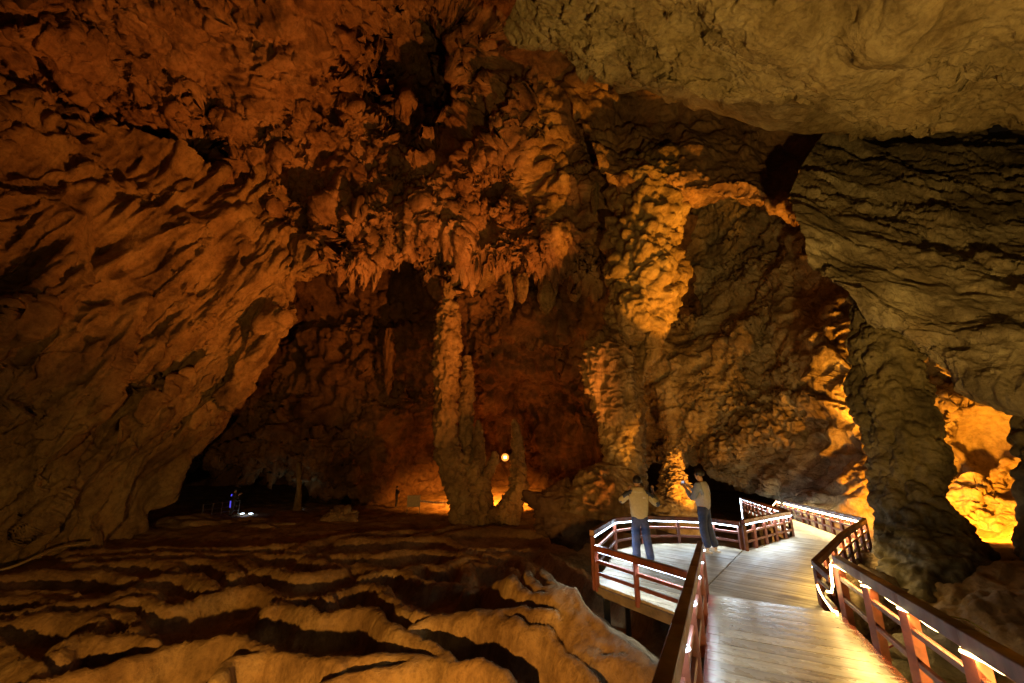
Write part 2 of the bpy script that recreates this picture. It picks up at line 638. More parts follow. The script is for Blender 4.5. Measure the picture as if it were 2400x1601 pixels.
# ---------------------------------------------------------------- cave floor
GP = np.array([  # surveyed floor heights (x, y, z)
    (-18.6, 16, -1.6), (-30, 10, -1.2), (-18.5, 20, -2.0), (-4.5, 8.2, -1.7), (-1.5, 6.0, -1.7), (-10, 9, -1.7), (-12, 4, -1.6), (-3, 3, -1.8),
    (-2.5, 28.8, -2.5), (-9, 34, -2.6), (-17, 33, -2.5), (-14, 26, -2.3), (3, 15, -2.1), (8, 17, -2.4), (13, 22, -3.0), (0, 40, -1.75), (-5, 35, -2.2), (4, 36, -2.0), (-26, 44, -2.6),
    (-6, 16, -2.0), (-12, 15, -1.9), (0, 13, -1.6), (-3, 12, -1.6), (0, 20, -2.3), (7, 28, -2.7), (20, 36, -3.2),
    (1.25, 7.9, .02), (1.80, 6.95, .06), (2.1, 6.1, .0), (2.1, 5.2, -.12), (1.8, 4.3, -.25), (2.7, 7.9, -.9), (3.2, 7.0, -1.0), (3.0, 5.4, -.7), (1.05, 9.2, -.22), (0.5, 10.4, -.50), (-0.6, 11.2, -1.05), (1.3, 11.0, -.8),
    (0.6, 7.2, -.62), (1.2, 6.0, -.45), (1.0, 5.0, -.75), (0.4, 4.2, -1.1), (-0.4, 8.6, -.80), (-0.6, 6.6, -1.05), (-2.0, 9.0, -1.3),
    (3.2, 8.5, -1.3), (5.0, 9.4, -1.4), (3.5, 13, -1.9), (7, 13, -1.9), (3.2, 5.0, -.8), (3.5, 3.0, -.7), (2.5, 1, -.7), (0, 0, -1.2),
    (5.3, 5.4, -.85), (6.3, 6.5, -.60), (8.0, 7.5, -.05), (6.3, 8.0, -.65), (7.8, 9.3, -.55), (9.5, 9.2, -.05), (11.5, 8.0, .35), (10.0, 5.0, .3),
    (7.0, 3.5, -.2), (6.0, 1.0, -.2), (12.3, 11.2, -.10), (14.5, 12.5, .15), (10.6, 12.2, -.8), (11.6, 15, -1.2), (14.5, 19.5, -1.6), (18, 14, .3), (16, 7, .6)], float)


def _tps(r2):
    return 0.5 * r2 * np.log(r2 + 1e-9)


_d2 = ((GP[:, None, :2] - GP[None, :, :2]) ** 2).sum(2)
_K = np.block([[_tps(_d2) + 0.03 * np.eye(len(GP)), np.c_[np.ones(len(GP)), GP[:, :2]]],
               [np.c_[np.ones(len(GP)), GP[:, :2]].T, np.zeros((3, 3))]])
_W = np.linalg.solve(_K, np.r_[GP[:, 2], 0, 0, 0])


def base_z(x, y):
    x = np.asarray(x, float)
    y = np.asarray(y, float)
    z = _W[-3] + _W[-2] * x + _W[-1] * y
    for (gx, gy, _), wt in zip(GP, _W):
        z = z + wt * _tps((x - gx) ** 2 + (y - gy) ** 2)
    return np.clip(z, -4, 1.2)


def on_floor(px, py):
    r = ray(px, py)
    t = np.linspace(3, 70, 1400)
    P = CAM + r[None, :] * t[:, None] / np.hypot(r[0], r[1])
    below = np.nonzero(P[:, 2] < base_z(P[:, 0], P[:, 1]))[0]
    return P[below[0]] if len(below) else P[-1]


A0, B0 = (800, 1180), (0, 1250)
S3 = 2351 / 800.0
RIMS = [  # crest lines of the rimstone dams, sketched on the plan of the floor
    (A0, [(520, 230), (700, 175), (850, 140), (1000, 115), (1200, 110), (1500, 115)]),
    (A0, [(680, 235), (800, 195), (1000, 175), (1200, 180), (1450, 190), (1680, 215)]),
    (A0, [(0, 250), (200, 240), (440, 235), (690, 235), (850, 300)]),
    (A0, [(0, 345), (280, 350), (460, 320), (700, 325), (850, 360), (1000, 400)]),
    (A0, [(880, 310), (1100, 310), (1330, 330), (1450, 370), (1560, 430), (1650, 480), (1770, 560), (1900, 610), (2050, 690), (2200, 800)]),
    (A0, [(-250, 380), (0, 420), (150, 410), (220, 440), (300, 470)]),
    (A0, [(420, 480), (560, 425), (640, 425), (680, 450), (760, 400), (850, 380)]),
    (A0, [(870, 500), (870, 440), (900, 410), (1100, 440), (1200, 480), (1300, 500), (1420, 580), (1540, 680), (1640, 770), (1760, 880), (1900, 960)]),
    (A0, [(160, 500), (300, 480), (450, 490), (500, 520), (700, 550), (860, 560)]),
    (A0, [(870, 600), (890, 580), (1000, 575), (1250, 580), (1350, 620), (1480, 690), (1600, 800), (1690, 920), (1760, 1010)]),
    (A0, [(1000, 350), (1250, 400), (1400, 480), (1500, 570), (1600, 640), (1700, 740), (1800, 830), (1950, 920), (2120, 1050)]),
    (A0, [(-150, 640), (0, 590), (120, 560), (230, 560), (290, 600), (330, 650), (430, 730), (540, 770), (700, 765), (900, 740), (1040, 735), (1200, 735), (1350, 770), (1500, 840), (1650, 960), (1750, 1020), (1900, 1020), (2100, 1060), (2240, 1100)]),
    (A0, [(480, 850), (600, 800), (800, 770), (980, 770), (1100, 790), (1250, 870), (1400, 920), (1520, 1000), (1650, 1100), (1770, 1237)]),
    (A0, [(0, 740), (200, 730), (280, 790), (400, 880), (540, 930), (640, 980), (760, 1065)]),
    (A0, [(-60, 1080), (120, 1070), (350, 1040), (560, 1060), (760, 1070)]),
    (A0, [(-200, 1300), (0, 1220), (250, 1160), (500, 1080), (680, 1060), (780, 1090), (950, 1080), (1080, 1120), (1200, 1260)]),
    (B0, [(-250, 330), (0, 300), (200, 270), (500, 260), (800, 265), (900, 310)]),
    (B0, [(-200, 420), (0, 410), (250, 395), (430, 395), (510, 430)]),
    (B0, [(0, 440), (200, 430), (330, 440), (400, 480)]),
    (B0, [(-200, 560), (200, 530), (330, 490), (600, 480), (850, 430), (1050, 410)]),
    (B0, [(830, 470), (1000, 450), (1120, 500), (1250, 480), (1400, 430), (1560, 390), (1720, 365), (1860, 380), (1960, 440), (2100, 430), (2260, 440)]),
    (B0, [(-250, 640), (0, 610), (300, 580), (600, 560), (690, 600), (700, 650)]),
    (B0, [(560, 550), (750, 530), (880, 540), (940, 600), (900, 690), (700, 720)]),
    (B0, [(1870, 510), (1900, 480), (2100, 520), (2200, 550), (2300, 540)]),
    (B0, [(-150, 700), (0, 770), (80, 850), (230, 950), (260, 1020)]),
    (B0, [(380, 840), (520, 720), (700, 720), (1000, 710), (1070, 740)]),
    (B0, [(-100, 1180), (310, 1010), (600, 950), (900, 870), (1200, 770), (1450, 740), (1600, 725), (1750, 770), (1810, 790), (2000, 830), (2230, 850), (2350, 900)]),
    (B0, [(1500, 1000), (1570, 900), (1650, 860), (1800, 830)]),
    (B0, [(560, 210), (900, 190), (1150, 200), (1200, 250)]),
    (B0, [(1200, 190), (1400, 175), (1550, 210), (1630, 270)]),
    (B0, [(1640, 170), (1700, 200), (1740, 230), (1900, 250), (2100, 290), (2351, 245)]),
    (B0, [(1000, 330), (1200, 290), (1350, 290), (1470, 370)]),
    (B0, [(500, 130), (1000, 100), (1300, 100), (1700, 95), (2100, 70)]),
    (B0, [(500, 160), (900, 145), (1400, 135), (1800, 140), (2351, 150)]),
    (B0, [(2000, 110), (2200, 40), (2500, -5), (2900, -20)]),
]
na, nr = 640, 520
az = np.radians(np.linspace(-62, 64, na))
rr_ = np.geomspace(2.2, 75, nr)
X = rr_[:, None] * np.sin(az)[None, :]
Y = rr_[:, None] * np.cos(az)[None, :]
Z0 = base_z(X, Y)
Pf = np.stack([X, Y, Z0 * 0], 2).reshape(-1, 3).astype(np.float32)
xf, yf = Pf[:, 0], Pf[:, 1]
basin = np.full(len(Pf), -1.0, dtype=np.float32)        # 0 on a crest, -1 on a basin floor
wob = np.stack([fbm(Pf / 0.8 + 40, 2), fbm(Pf / 0.8 + 80, 2)], 1) * 0.07
xw, yw = xf + wob[:, 0], yf + wob[:, 1]
for (ox, oy), pts in RIMS:
    W = np.array([on_floor(ox + x / S3, oy + y / S3)[:2] for x, y in pts])
    W = spline(W, len(pts) * 5)
    lo, hi = W.min(0) - 1.6, W.max(0) + 1.6
    idx = np.nonzero((xw > lo[0]) & (xw < hi[0]) & (yw > lo[1]) & (yw < hi[1]))[0]
    if not len(idx):
        continue
    px_, py_ = xw[idx], yw[idx]
    best = np.full(len(idx), 1e9)
    qx = np.zeros(len(idx))
    qy = np.zeros(len(idx))
    for (ax_, ay_), (bx_, by_) in zip(W[:-1], W[1:]):
        vx, vy = bx_ - ax_, by_ - ay_
        t = np.clip(((px_ - ax_) * vx + (py_ - ay_) * vy) / (vx * vx + vy * vy + 1e-9), 0, 1)
        cx_, cy_ = ax_ + t * vx, ay_ + t * vy
        dd = np.hypot(px_ - cx_, py_ - cy_)
        m_ = dd < best
        best[m_], qx[m_], qy[m_] = dd[m_], cx_[m_], cy_[m_]
    rq = np.hypot(qx, qy)
    front = -((px_ - qx) * qx + (py_ - qy) * qy) / rq
    wf = np.clip(0.5 + 0.9 * front / (best + 0.05), 0, 1)
    sc = np.clip(rq / 12, 0.48, 1.5)
    u = np.clip((best - 0.07 * sc) / ((0.30 + 0.10 * wf) * sc), 0, 1)
    fr_ = -(u * u * (3 - 2 * u))
    bk_ = 0.5 * fr_ - 0.5 * np.clip((best - 0.35 * sc) / (0.9 * sc), 0, 1)
    prof = bk_ + (fr_ - bk_) * wf
    basin[idx] = np.maximum(basin[idx], prof)
rF = np.hypot(xf, yf)
# broad gour area mask: off to the right and under the walkway there is only rubble
gm = np.clip((3.4 - (xf - 0.10 * (yf - 6))) / 1.2, 0, 1)
gm = np.where(yf > 10.5, np.clip((3.5 + 0.15 * yf - xf) / 2.0, 0, 1), gm)
gm *= np.clip((31 - rF) / 8, 0, 1)
depth = 0.86 * np.clip(1.15 - rF / 45, 0.35, 1)
mound = np.exp(-(((xf - 1.8) / 1.7) ** 2 + ((yf - 6.3) / 2.3) ** 2))
depth = depth * (1 - 0.50 * mound)
zz = Z0.reshape(-1) + gm * depth * basin + 0.10 * gm * fbm(Pf / 2.5 + 7, 3)
# fine lesser rims
ph = fbm(np.stack([xf / 3.2, yf / 1.5, xf * 0], 1) + 5, 3) * 5
sm = np.abs(ph - np.round(ph))
zz += gm * 0.07 * np.clip(1 - sm * 5, 0, 1) * np.clip((rF - 8) / 6, 0, 1)
Pz3 = np.stack([xf, yf, zz], 1).astype(np.float32)
rub = (1 - gm) * (1 - np.clip(mound * 1.4, 0, 1))
zz += rub * np.clip(1.4 - rF / 30, 0.4, 1) * (0.30 * (billow(Pz3 / 1.1, 3) * 1.3 - .5) + 0.10 * (billow(Pz3 / 0.28, 2) - 0.3))
zz += 0.045 * fbm(Pz3 / 0.45, 3) + 0.014 * billow(Pz3 / np.array([0.12, 0.12, 0.2], np.float32) * (9 / np.clip(rF, 9, 60))[:, None], 2)
fl = link('cave_floor', mesh_from('cave_floor', np.stack([xf, yf, zz], 1), grid_quads(nr, na)), M['floor'])
tag(fl, kind='structure')
FZ = zz.reshape(nr, na)


def floor_z(x, y):
    r = math.hypot(x, y)
    i = int(np.clip(np.searchsorted(rr_, r), 0, nr - 1))
    j = int(np.clip(np.searchsorted(az, math.atan2(x, y)), 0, na - 1))
    return float(FZ[i, j])


# ---------------------------------------------------------------- cave walls and ceiling
LEAN = (Py(650, 740, 24) - Py(220, 1275, 19.5))
rock_sheet('cave_wall_left', [
    [(-500, 60, 9), (0, 200, 13.6), (200, 285, 16), (430, 375, 19.2), (600, 430, 22.2), (760, 490, 24.6), (900, 560, 26), (930, 540, 32)],
    [(-500, 350, 9.2), (0, 420, 13), (190, 470, 15), (400, 510, 18), (560, 560, 21), (700, 600, 23), (820, 615, 24.4), (830, 600, 31)],
    [(-500, 650, 10.2), (0, 680, 13.8), (170, 720, 15.5), (350, 720, 18), (500, 715, 20.5), (600, 690, 22.5), (690, 650, 24), (680, 630, 30)],
    [(-500, 950, 11), (0, 950, 15), (140, 960, 16.5), (280, 930, 18.5), (420, 880, 20.5), (550, 820, 22.5), (652, 740, 24), (620, 730, 30)],
    [(-500, 1200, 12), (0, 1150, 16), (100, 1150, 17), (210, 1110, 18.5), (330, 1060, 20.5), (480, 950, 22.5), (620, 830, 24), (580, 830, 30)],
    [(-500, 1420, 12.6), (0, 1320, 16.5), (70, 1312, 17.2), (140, 1296, 18.3), (212, 1278, 19.5), (330, 1138, 22), (440, 1080, 24), (400, 1080, 30)],
    [(-500, 1500, 13), (0, 1380, 17), (60, 1370, 17.6), (120, 1350, 18.6), (180, 1330, 19.8), (300, 1220, 22.5), (400, 1130, 25), (360, 1120, 31)],
], 390, 390,
    [('fbm', (5, 5, 5), 1.1), ('ridge', (2.6, 2.6, 12.0), 0.8, LEAN)],
    [('facet', (1.7, 1.7, 6.5), 0.5, LEAN), ('billow', (0.9, 0.9, 4.5), 0.40, LEAN), ('facet', (0.45, 0.45, 1.8), 0.13, LEAN), ('ridge', (0.30, 0.30, 1.4), 0.07, LEAN), ('fbm', (0.16, 0.16, 0.16), 0.018)], M['left'],
    dents=[((60, 1010, 15.4), 4.0, -0.6), ((200, 500, 15), 2.0, 0.8), ((330, 620, 18), 1.6, 0.6)])

rock_sheet('cave_ceiling', [
    [(-600, -500, 4), (0, -450, 5.5), (300, -420, 6.5), (550, -400, 7.5), (800, -400, 8.5), (1000, -400, 9), (1200, -400, 9.5), (1420, -350, 10)],
    [(-600, -60, 8.5), (0, -50, 10.5), (280, -50, 12), (520, -50, 13.5), (760, -50, 15), (960, -40, 16), (1150, -40, 16.5), (1400, -20, 17)],
    [(-550, 60, 9.5), (0, 80, 12), (260, 120, 14), (480, 130, 16.5), (720, 130, 18.5), (940, 120, 20), (1130, 110, 20), (1400, 120, 20.5)],
    [(-520, 150, 10.5), (0, 190, 14), (230, 250, 16), (470, 290, 18.5), (700, 290, 21), (920, 280, 23), (1160, 280, 22.5), (1440, 260, 22.5)],
    [(-500, 200, 11), (0, 250, 14.8), (220, 330, 17.2), (480, 400, 20), (720, 410, 22.5), (930, 420, 24), (1180, 420, 23.5), (1480, 400, 23)],
    [(-500, 240, 12), (0, 290, 16), (230, 380, 18.8), (510, 450, 21.6), (760, 520, 24), (950, 530, 24.6), (1200, 520, 24.2), (1480, 520, 23.5)],
    [(-500, 250, 14), (0, 320, 18), (240, 400, 21), (560, 470, 23), (800, 600, 24.5), (980, 580, 25), (1200, 610, 25), (1460, 640, 24.6)],
    [(-500, 230, 18), (0, 300, 22), (250, 380, 25), (580, 450, 27), (820, 560, 29), (1000, 540, 30), (1200, 590, 30), (1430, 660, 27)],
], 470, 510,
    [('fbm', (7, 7, 7), 1.9), ('billow', (3.6, 3.6, 3.6), 1.7), ('terrace', (5, 5, 3.5), 0.3)],
    [('facet', (2.6, 2.6, 3.0), 0.9), ('billow', (1.4, 1.4, 2.6), 0.62), ('facet', (0.75, 0.75, 1.0), 0.30), ('ridge', (0.4, 0.4, 1.6), 0.16), ('fbm', (0.25, 0.25, 0.25), 0.05)], M['ceil'],
    fringe=(6, 0.55, 1.7, 0.7),
    dents=[((1000, 120, 20.5), 4.6, 13.0), ((980, 260, 23), 2.8, 5.0), ((440, 368, 19.4), 1.2, 9), ((520, 240, 17), 1.6, 2.0), ((120, 30, 11), 1.8, 1.4), ((300, 60, 12), 1.6, 1.5), ((1215, 180, 20), 2.0, -1.6), ((1360, 330, 22), 1.8, 2.5)])

rock_sheet('cave_wall_far', [
    [(250, 560, 33), (500, 560, 34), (700, 570, 34), (900, 560, 32), (1080, 520, 29), (1260, 470, 27.5), (1420, 460, 26), (1620, 440, 27)],
    [(250, 760, 35), (500, 760, 36), (700, 740, 36), (900, 700, 34), (1080, 640, 30), (1260, 600, 28), (1420, 600, 27), (1620, 620, 28)],
    [(250, 880, 35), (500, 880, 36), (700, 860, 36), (890, 820, 34), (1080, 760, 32), (1250, 720, 29.5), (1420, 720, 29), (1620, 760, 30)],
    [(250, 980, 34), (500, 980, 35), (690, 960, 35), (880, 920, 35), (1080, 860, 35), (1250, 840, 33), (1420, 860, 32), (1560, 880, 31)],
    [(250, 1030, 33), (470, 1030, 33.5), (680, 1030, 33.5), (860, 1020, 34), (1060, 960, 38), (1230, 950, 38), (1400, 980, 35), (1500, 980, 33)],
    [(250, 1050, 32.5), (450, 1068, 32.5), (680, 1092, 33), (850, 1095, 34), (1050, 1060, 42), (1220, 1050, 42), (1390, 1080, 37), (1500, 1080, 35)],
    [(250, 1055, 34), (440, 1082, 33.5), (680, 1118, 34), (860, 1180, 36), (1050, 1165, 43), (1220, 1160, 43), (1390, 1190, 38), (1500, 1180, 37)],
    [(250, 1020, 40), (430, 1050, 40), (680, 1080, 40), (860, 1230, 38), (1050, 1200, 42), (1220, 1200, 42), (1390, 1240, 37), (1500, 1240, 36)],
], 330, 350,
    [('fbm', (7, 7, 7), 1.6), ('billow', (3.2, 3.2, 4.5), 1.1), ('terrace', (6, 6, 2.6), 0.3)],
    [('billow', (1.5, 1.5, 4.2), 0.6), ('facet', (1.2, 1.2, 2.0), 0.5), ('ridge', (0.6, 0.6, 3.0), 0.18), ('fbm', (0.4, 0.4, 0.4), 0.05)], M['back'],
    fringe=(6, 0.6, 0.7, 1.6),
    dents=[((960, 690, 33), 3.0, 3.0), ((1310, 560, 28), 2.5, 1.2)])

rock_sheet('cave_hollow_wall', [
    [(150, 980, 52), (500, 980, 55), (900, 1000, 56), (1250, 1000, 60), (1600, 1010, 55), (2000, 1020, 46)],
    [(150, 1120, 52), (500, 1120, 55), (900, 1120, 56), (1250, 1120, 60), (1600, 1120, 55), (2000, 1120, 46)],
    [(150, 1260, 50), (500, 1240, 54), (900, 1230, 56), (1250, 1220, 60), (1600, 1230, 55), (2000, 1240, 46)],
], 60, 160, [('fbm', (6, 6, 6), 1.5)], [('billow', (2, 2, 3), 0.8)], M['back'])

rock_sheet('cave_ceiling_slab', [
    [(1180, 60, 12), (1290, 110, 12.5), (1400, 180, 13), (1560, 240, 13.5), (1720, 250, 13.5), (1880, 268, 13), (2120, 278, 12.5), (2420, 290, 12), (2900, 310, 10)],
    [(1205, 10, 9.6), (1320, 92, 9.8), (1430, 150, 9.8), (1560, 212, 9.7), (1700, 240, 9.6), (1870, 258, 9.4), (2110, 268, 9.0), (2410, 280, 8.6), (2900, 300, 7.6)],
    [(1210, -40, 8.8), (1340, 60, 9.0), (1460, 120, 9.0), (1590, 175, 8.9), (1730, 205, 8.8), (1890, 222, 8.5), (2120, 230, 8.0), (2420, 236, 7.5), (2900, 250, 6.6)],
    [(1215, -130, 7.4), (1370, -20, 7.7), (1500, 40, 7.8), (1640, 90, 7.8), (1780, 120, 7.6), (1930, 140, 7.2), (2150, 140, 6.7), (2430, 120, 6.2), (2900, 120, 5.4)],
    [(1220, -260, 5.8), (1420, -160, 6.1), (1570, -90, 6.3), (1710, -60, 6.2), (1840, -50, 6.0), (1990, -50, 5.7), (2190, -60, 5.2), (2450, -90, 4.8), (2900, -120, 4.1)],
    [(1230, -700, 3.2), (1450, -600, 3.6), (1600, -500, 3.8), (1740, -480, 3.8), (1880, -460, 3.6), (2030, -460, 3.4), (2220, -480, 3.1), (2460, -500, 2.8), (2900, -520, 2.3)],
], 370, 390,
    [('fbm', (3.5, 3.5, 3.5), 0.55), ('terrace', (2.6, 1.6, 2.0), 0.10)],
    [('facet', (1.5, 0.7, 0.8), 0.20), ('billow', (1.0, 0.40, 0.6), 0.10), ('facet', (0.40, 0.18, 0.24), 0.07), ('facet', (0.14, 0.09, 0.1), 0.035)], M['slab'],
    fringe=(1, 0.4, 0.08, 0.5),
    dents=[((1680, 165, 8.9), 0.45, 0.55), ((1560, 150, 9.0), 0.35, 0.4), ((1480, 210, 9.8), 0.5, 0.9)])

rock_sheet('cave_wall_recess', [
    [(1250, 20, 22), (1400, 100, 22), (1550, 170, 21), (1700, 230, 20), (1860, 260, 19), (2300, 270, 19)],
    [(1290, 160, 21.5), (1420, 230, 22), (1560, 270, 21.5), (1700, 300, 20), (1860, 330, 18.5), (2300, 330, 18)],
    [(1360, 290, 21), (1450, 330, 21), (1580, 350, 20.5), (1710, 370, 19), (1850, 400, 17.5), (2200, 430, 17)],
    [(1400, 385, 20), (1480, 400, 19.6), (1580, 415, 18.8), (1700, 432, 17.8), (1790, 450, 17), (2000, 500, 15.5)],
    [(1420, 410, 19.8), (1490, 440, 19.6), (1590, 455, 18.9), (1700, 448, 17.9), (1785, 468, 17), (1890, 510, 14.7)],
    [(1420, 450, 22), (1490, 490, 22), (1600, 475, 21), (1700, 458, 19.6), (1780, 476, 18.4), (1880, 520, 15.6)],
    [(1420, 500, 25), (1500, 500, 25), (1610, 470, 24), (1700, 455, 22), (1770, 472, 20), (1870, 520, 17)],
], 220, 220,
    [('fbm', (4, 4, 4), 0.7), ('billow', (2.4, 2.4, 2.4), 0.5)],
    [('billow', (0.9, 0.9, 1.4), 0.26), ('knob', (0.35, 0.35, 0.45), 0.07)], M['ceil'])

rock_sheet('cave_wall_right_back', [
    [(1380, 440, 33), (1500, 450, 32), (1620, 440, 29), (1740, 430, 26), (1860, 460, 22), (1980, 560, 18.5), (2100, 640, 17), (2230, 680, 15.5), (2400, 700, 13), (2750, 700, 10)],
    [(1400, 590, 33), (1520, 590, 32), (1640, 590, 29), (1760, 600, 25.5), (1880, 640, 21), (1985, 690, 17.5), (2110, 740, 16), (2230, 760, 15), (2400, 780, 13), (2750, 800, 10)],
    [(1420, 720, 32), (1540, 720, 31), (1660, 720, 28), (1770, 730, 24.5), (1880, 760, 20), (1985, 800, 16.5), (2110, 850, 15.2), (2240, 870, 14.4), (2400, 880, 12.8), (2750, 900, 10)],
    [(1430, 790, 30), (1540, 800, 29), (1660, 810, 26.5), (1770, 840, 23), (1880, 870, 19), (1985, 900, 16), (2120, 950, 14.8), (2250, 970, 13.9), (2400, 980, 12.5), (2750, 1000, 10)],
    [(1430, 900, 29), (1540, 910, 28), (1660, 920, 25.5), (1770, 940, 22), (1880, 960, 18.4), (1985, 980, 15.8), (2120, 1040, 14.6), (2250, 1050, 13.7), (2400, 1060, 12.2), (2750, 1100, 9.6)],
    [(1430, 1010, 29.5), (1540, 1020, 28.5), (1650, 1030, 26), (1760, 1050, 22.5), (1870, 1060, 18.8), (1985, 1080, 15.8), (2130, 1130, 14.4), (2260, 1140, 13.5), (2400, 1150, 12), (2750, 1200, 9.2)],
    [(1430, 1060, 30), (1540, 1066, 29), (1640, 1056, 27), (1740, 1104, 24), (1850, 1160, 19.6), (1975, 1200, 15.7), (2140, 1230, 14.1), (2270, 1230, 13.2), (2400, 1240, 11.8), (2750, 1300, 9)],
    [(1430, 1078, 31), (1540, 1084, 30), (1640, 1072, 28), (1735, 1126, 25), (1845, 1184, 20.4), (1975, 1268, 15.8), (2140, 1320, 13.4), (2280, 1330, 12.6), (2400, 1340, 11.2), (2750, 1400, 8.4)],
    [(1430, 1030, 38), (1540, 1040, 37), (1640, 1040, 34), (1730, 1095, 30), (1840, 1180, 25), (1970, 1300, 18), (2140, 1400, 13.2), (2290, 1410, 12), (2400, 1430, 10.5), (2750, 1500, 7.8)],
], 370, 470,
    [('fbm', (4.5, 4.5, 4.5), 0.9), ('ridge', (3.5, 1.6, 1.2), 0.22), ('facet', (2.2, 2.2, 1.6), 0.45)],
    [('billow', (0.9, 0.9, 0.6), 0.16), ('facet', (0.8, 0.8, 0.5), 0.18), ('bump', (0.30, 0.30, 0.24), 0.12), ('fbm', (0.09, 0.09, 0.09), 0.02)], M['pale'],
    fringe=(7, 0.5, 0.18, 0.9),
    dents=[((1935, 770, 18.2), 1.2, -1.6), ((1965, 870, 16.4), 0.9, -1.1), ((1745, 800, 24.5), 1.0, -1.8), ((1900, 610, 20.5), 0.9, -1.2), ((2220, 960, 14.0), 1.3, -0.9), ((2325, 1050, 13.0), 0.7, 1.3), ((2190, 1090, 14.2), 0.45, 1.0), ((2260, 900, 14.2), 0.5, 0.8), ((2390, 1120, 12.2), 0.5, 0.9), ((2300, 1190, 12.8), 1.3, -0.6)])

rock_sheet('cave_wall_right', [
    [(1970, 270, 17.5), (2080, 285, 17), (2200, 290, 16.5), (2300, 295, 16), (2420, 300, 15.5), (2600, 300, 14), (2950, 300, 11)],
    [(1890, 370, 14.2), (2020, 390, 14), (2150, 400, 13.5), (2270, 410, 13), (2420, 420, 12.3), (2600, 430, 11), (2950, 440, 8.6)],
    [(1856, 478, 12), (1980, 510, 11.8), (2110, 530, 11.4), (2250, 545, 10.8), (2420, 560, 10.2), (2600, 580, 9), (2950, 600, 7)],
    [(1885, 580, 11), (1990, 620, 10.6), (2110, 640, 10.1), (2260, 660, 9.4), (2420, 690, 8.6), (2600, 720, 7.2), (2950, 760, 5.6)],
    [(1975, 690, 10.2), (2060, 725, 9.8), (2150, 745, 9.4), (2270, 780, 8.7), (2420, 820, 7.8), (2600, 860, 6.9), (2950, 920, 5.4)],
    [(2075, 752, 9.9), (2125, 770, 9.7), (2180, 825, 9.3), (2270, 890, 8.6), (2420, 940, 7.8), (2600, 1000, 6.9), (2950, 1100, 5.4)],
    [(2080, 735, 10.8), (2130, 750, 10.8), (2190, 800, 10.6), (2280, 880, 10.0), (2430, 950, 9.2), (2600, 1040, 8.2), (2950, 1180, 6.4)],
    [(2060, 650, 13), (2130, 680, 13), (2200, 740, 13), (2300, 830, 12.4), (2440, 900, 11.5), (2620, 980, 10), (2950, 1100, 8)],
], 370, 370,
    [('fbm', (3, 3, 3), 0.4), ('ridge', (1.1, 1.1, 4.0), 0.13, (-0.55, 0.25, 0.8))],
    [('facet', (0.8, 0.8, 1.3), 0.16, (-0.55, 0.25, 0.8)), ('billow', (0.35, 0.35, 1.3), 0.09, (-0.55, 0.25, 0.8)), ('facet', (0.24, 0.24, 0.22), 0.06), ('knob', (0.12, 0.12, 0.11), 0.02)], M['grey'],
    fringe=(5, 0.5, 0.16, 0.4),
    dents=[((2150, 470, 10.2), 1.1, 0.5), ((2280, 350, 11.3), 0.6, -0.5)])


# ---------------------------------------------------------------- dripstone things
SHING = [('billow', (0.9, 0.9, 1.6), 0.20), ('bump', (0.40, 0.40, 0.55), 0.34), ('scales', 0.5, 0.22), ('fbm', (0.12, 0.12, 0.12), 0.03)]


def dripstone(name, label, cat, paths, mat, spec, nv=190, nu=76, parts=('stem',), group=None, flute=0.0):
    base = px_tube([paths[0][-1]])[0]
    if len(paths) == 1:
        o = rock_tube(px_tube(paths[0]), nv, nu, spec, mat, name, flute=flute)
        return tag(o, label, cat, group)
    root = empty(name)
    tag(root, label, cat, group)
    for i, p in enumerate(paths):
        rock_tube(px_tube(p), nv, nu, spec, mat, parts[min(i, len(parts) - 1)], root, flute=flute)
    return root


dripstone('limestone_column', 'tall scaly limestone column with side stems forking from one base, left of the orange lamp', 'column', [
    [(1050, 690, 29.0, 6), (1052, 720, 29, 17), (1050, 780, 28.9, 22), (1047, 850, 28.9, 26), (1047, 920, 28.8, 24), (1044, 1000, 28.7, 22), (1050, 1060, 28.7, 26), (1070, 1120, 28.6, 24), (1086, 1165, 28.5, 27), (1092, 1200, 28.5, 30), (1094, 1235, 28.5, 32)],
    [(1095, 835, 29.6, 7), (1096, 880, 29.6, 12), (1092, 940, 29.5, 14), (1092, 1000, 29.4, 14), (1098, 1060, 29.2, 17), (1102, 1110, 29, 22), (1104, 1170, 28.8, 20), (1110, 1220, 28.6, 22)],
    [(1120, 985, 28.8, 3), (1121, 1010, 28.8, 9), (1122, 1060, 28.8, 12), (1118, 1100, 28.7, 16), (1112, 1150, 28.6, 19), (1114, 1210, 28.5, 22)],
    [(1158, 1058, 28.6, 5), (1160, 1075, 28.6, 9), (1152, 1095, 28.5, 10), (1140, 1120, 28.4, 11), (1133, 1150, 28.4, 15), (1136, 1190, 28.4, 18), (1140, 1225, 28.4, 22)],
    [(1204, 982, 28.6, 2.5), (1206, 1000, 28.6, 8), (1211, 1040, 28.6, 11), (1213, 1085, 28.5, 15), (1216, 1130, 28.4, 17), (1212, 1160, 28.4, 18), (1200, 1185, 28.4, 20), (1190, 1222, 28.4, 24)],
    [(1105, 1206, 28.2, 14), (1130, 1204, 28.2, 17), (1155, 1202, 28.2, 15), (1180, 1202, 28.2, 17), (1200, 1206, 28.2, 10)],
], M['column'], SHING, parts=('main_shaft', 'stem', 'stem', 'bent_stem', 'pointed_stem', 'root_ledge'))

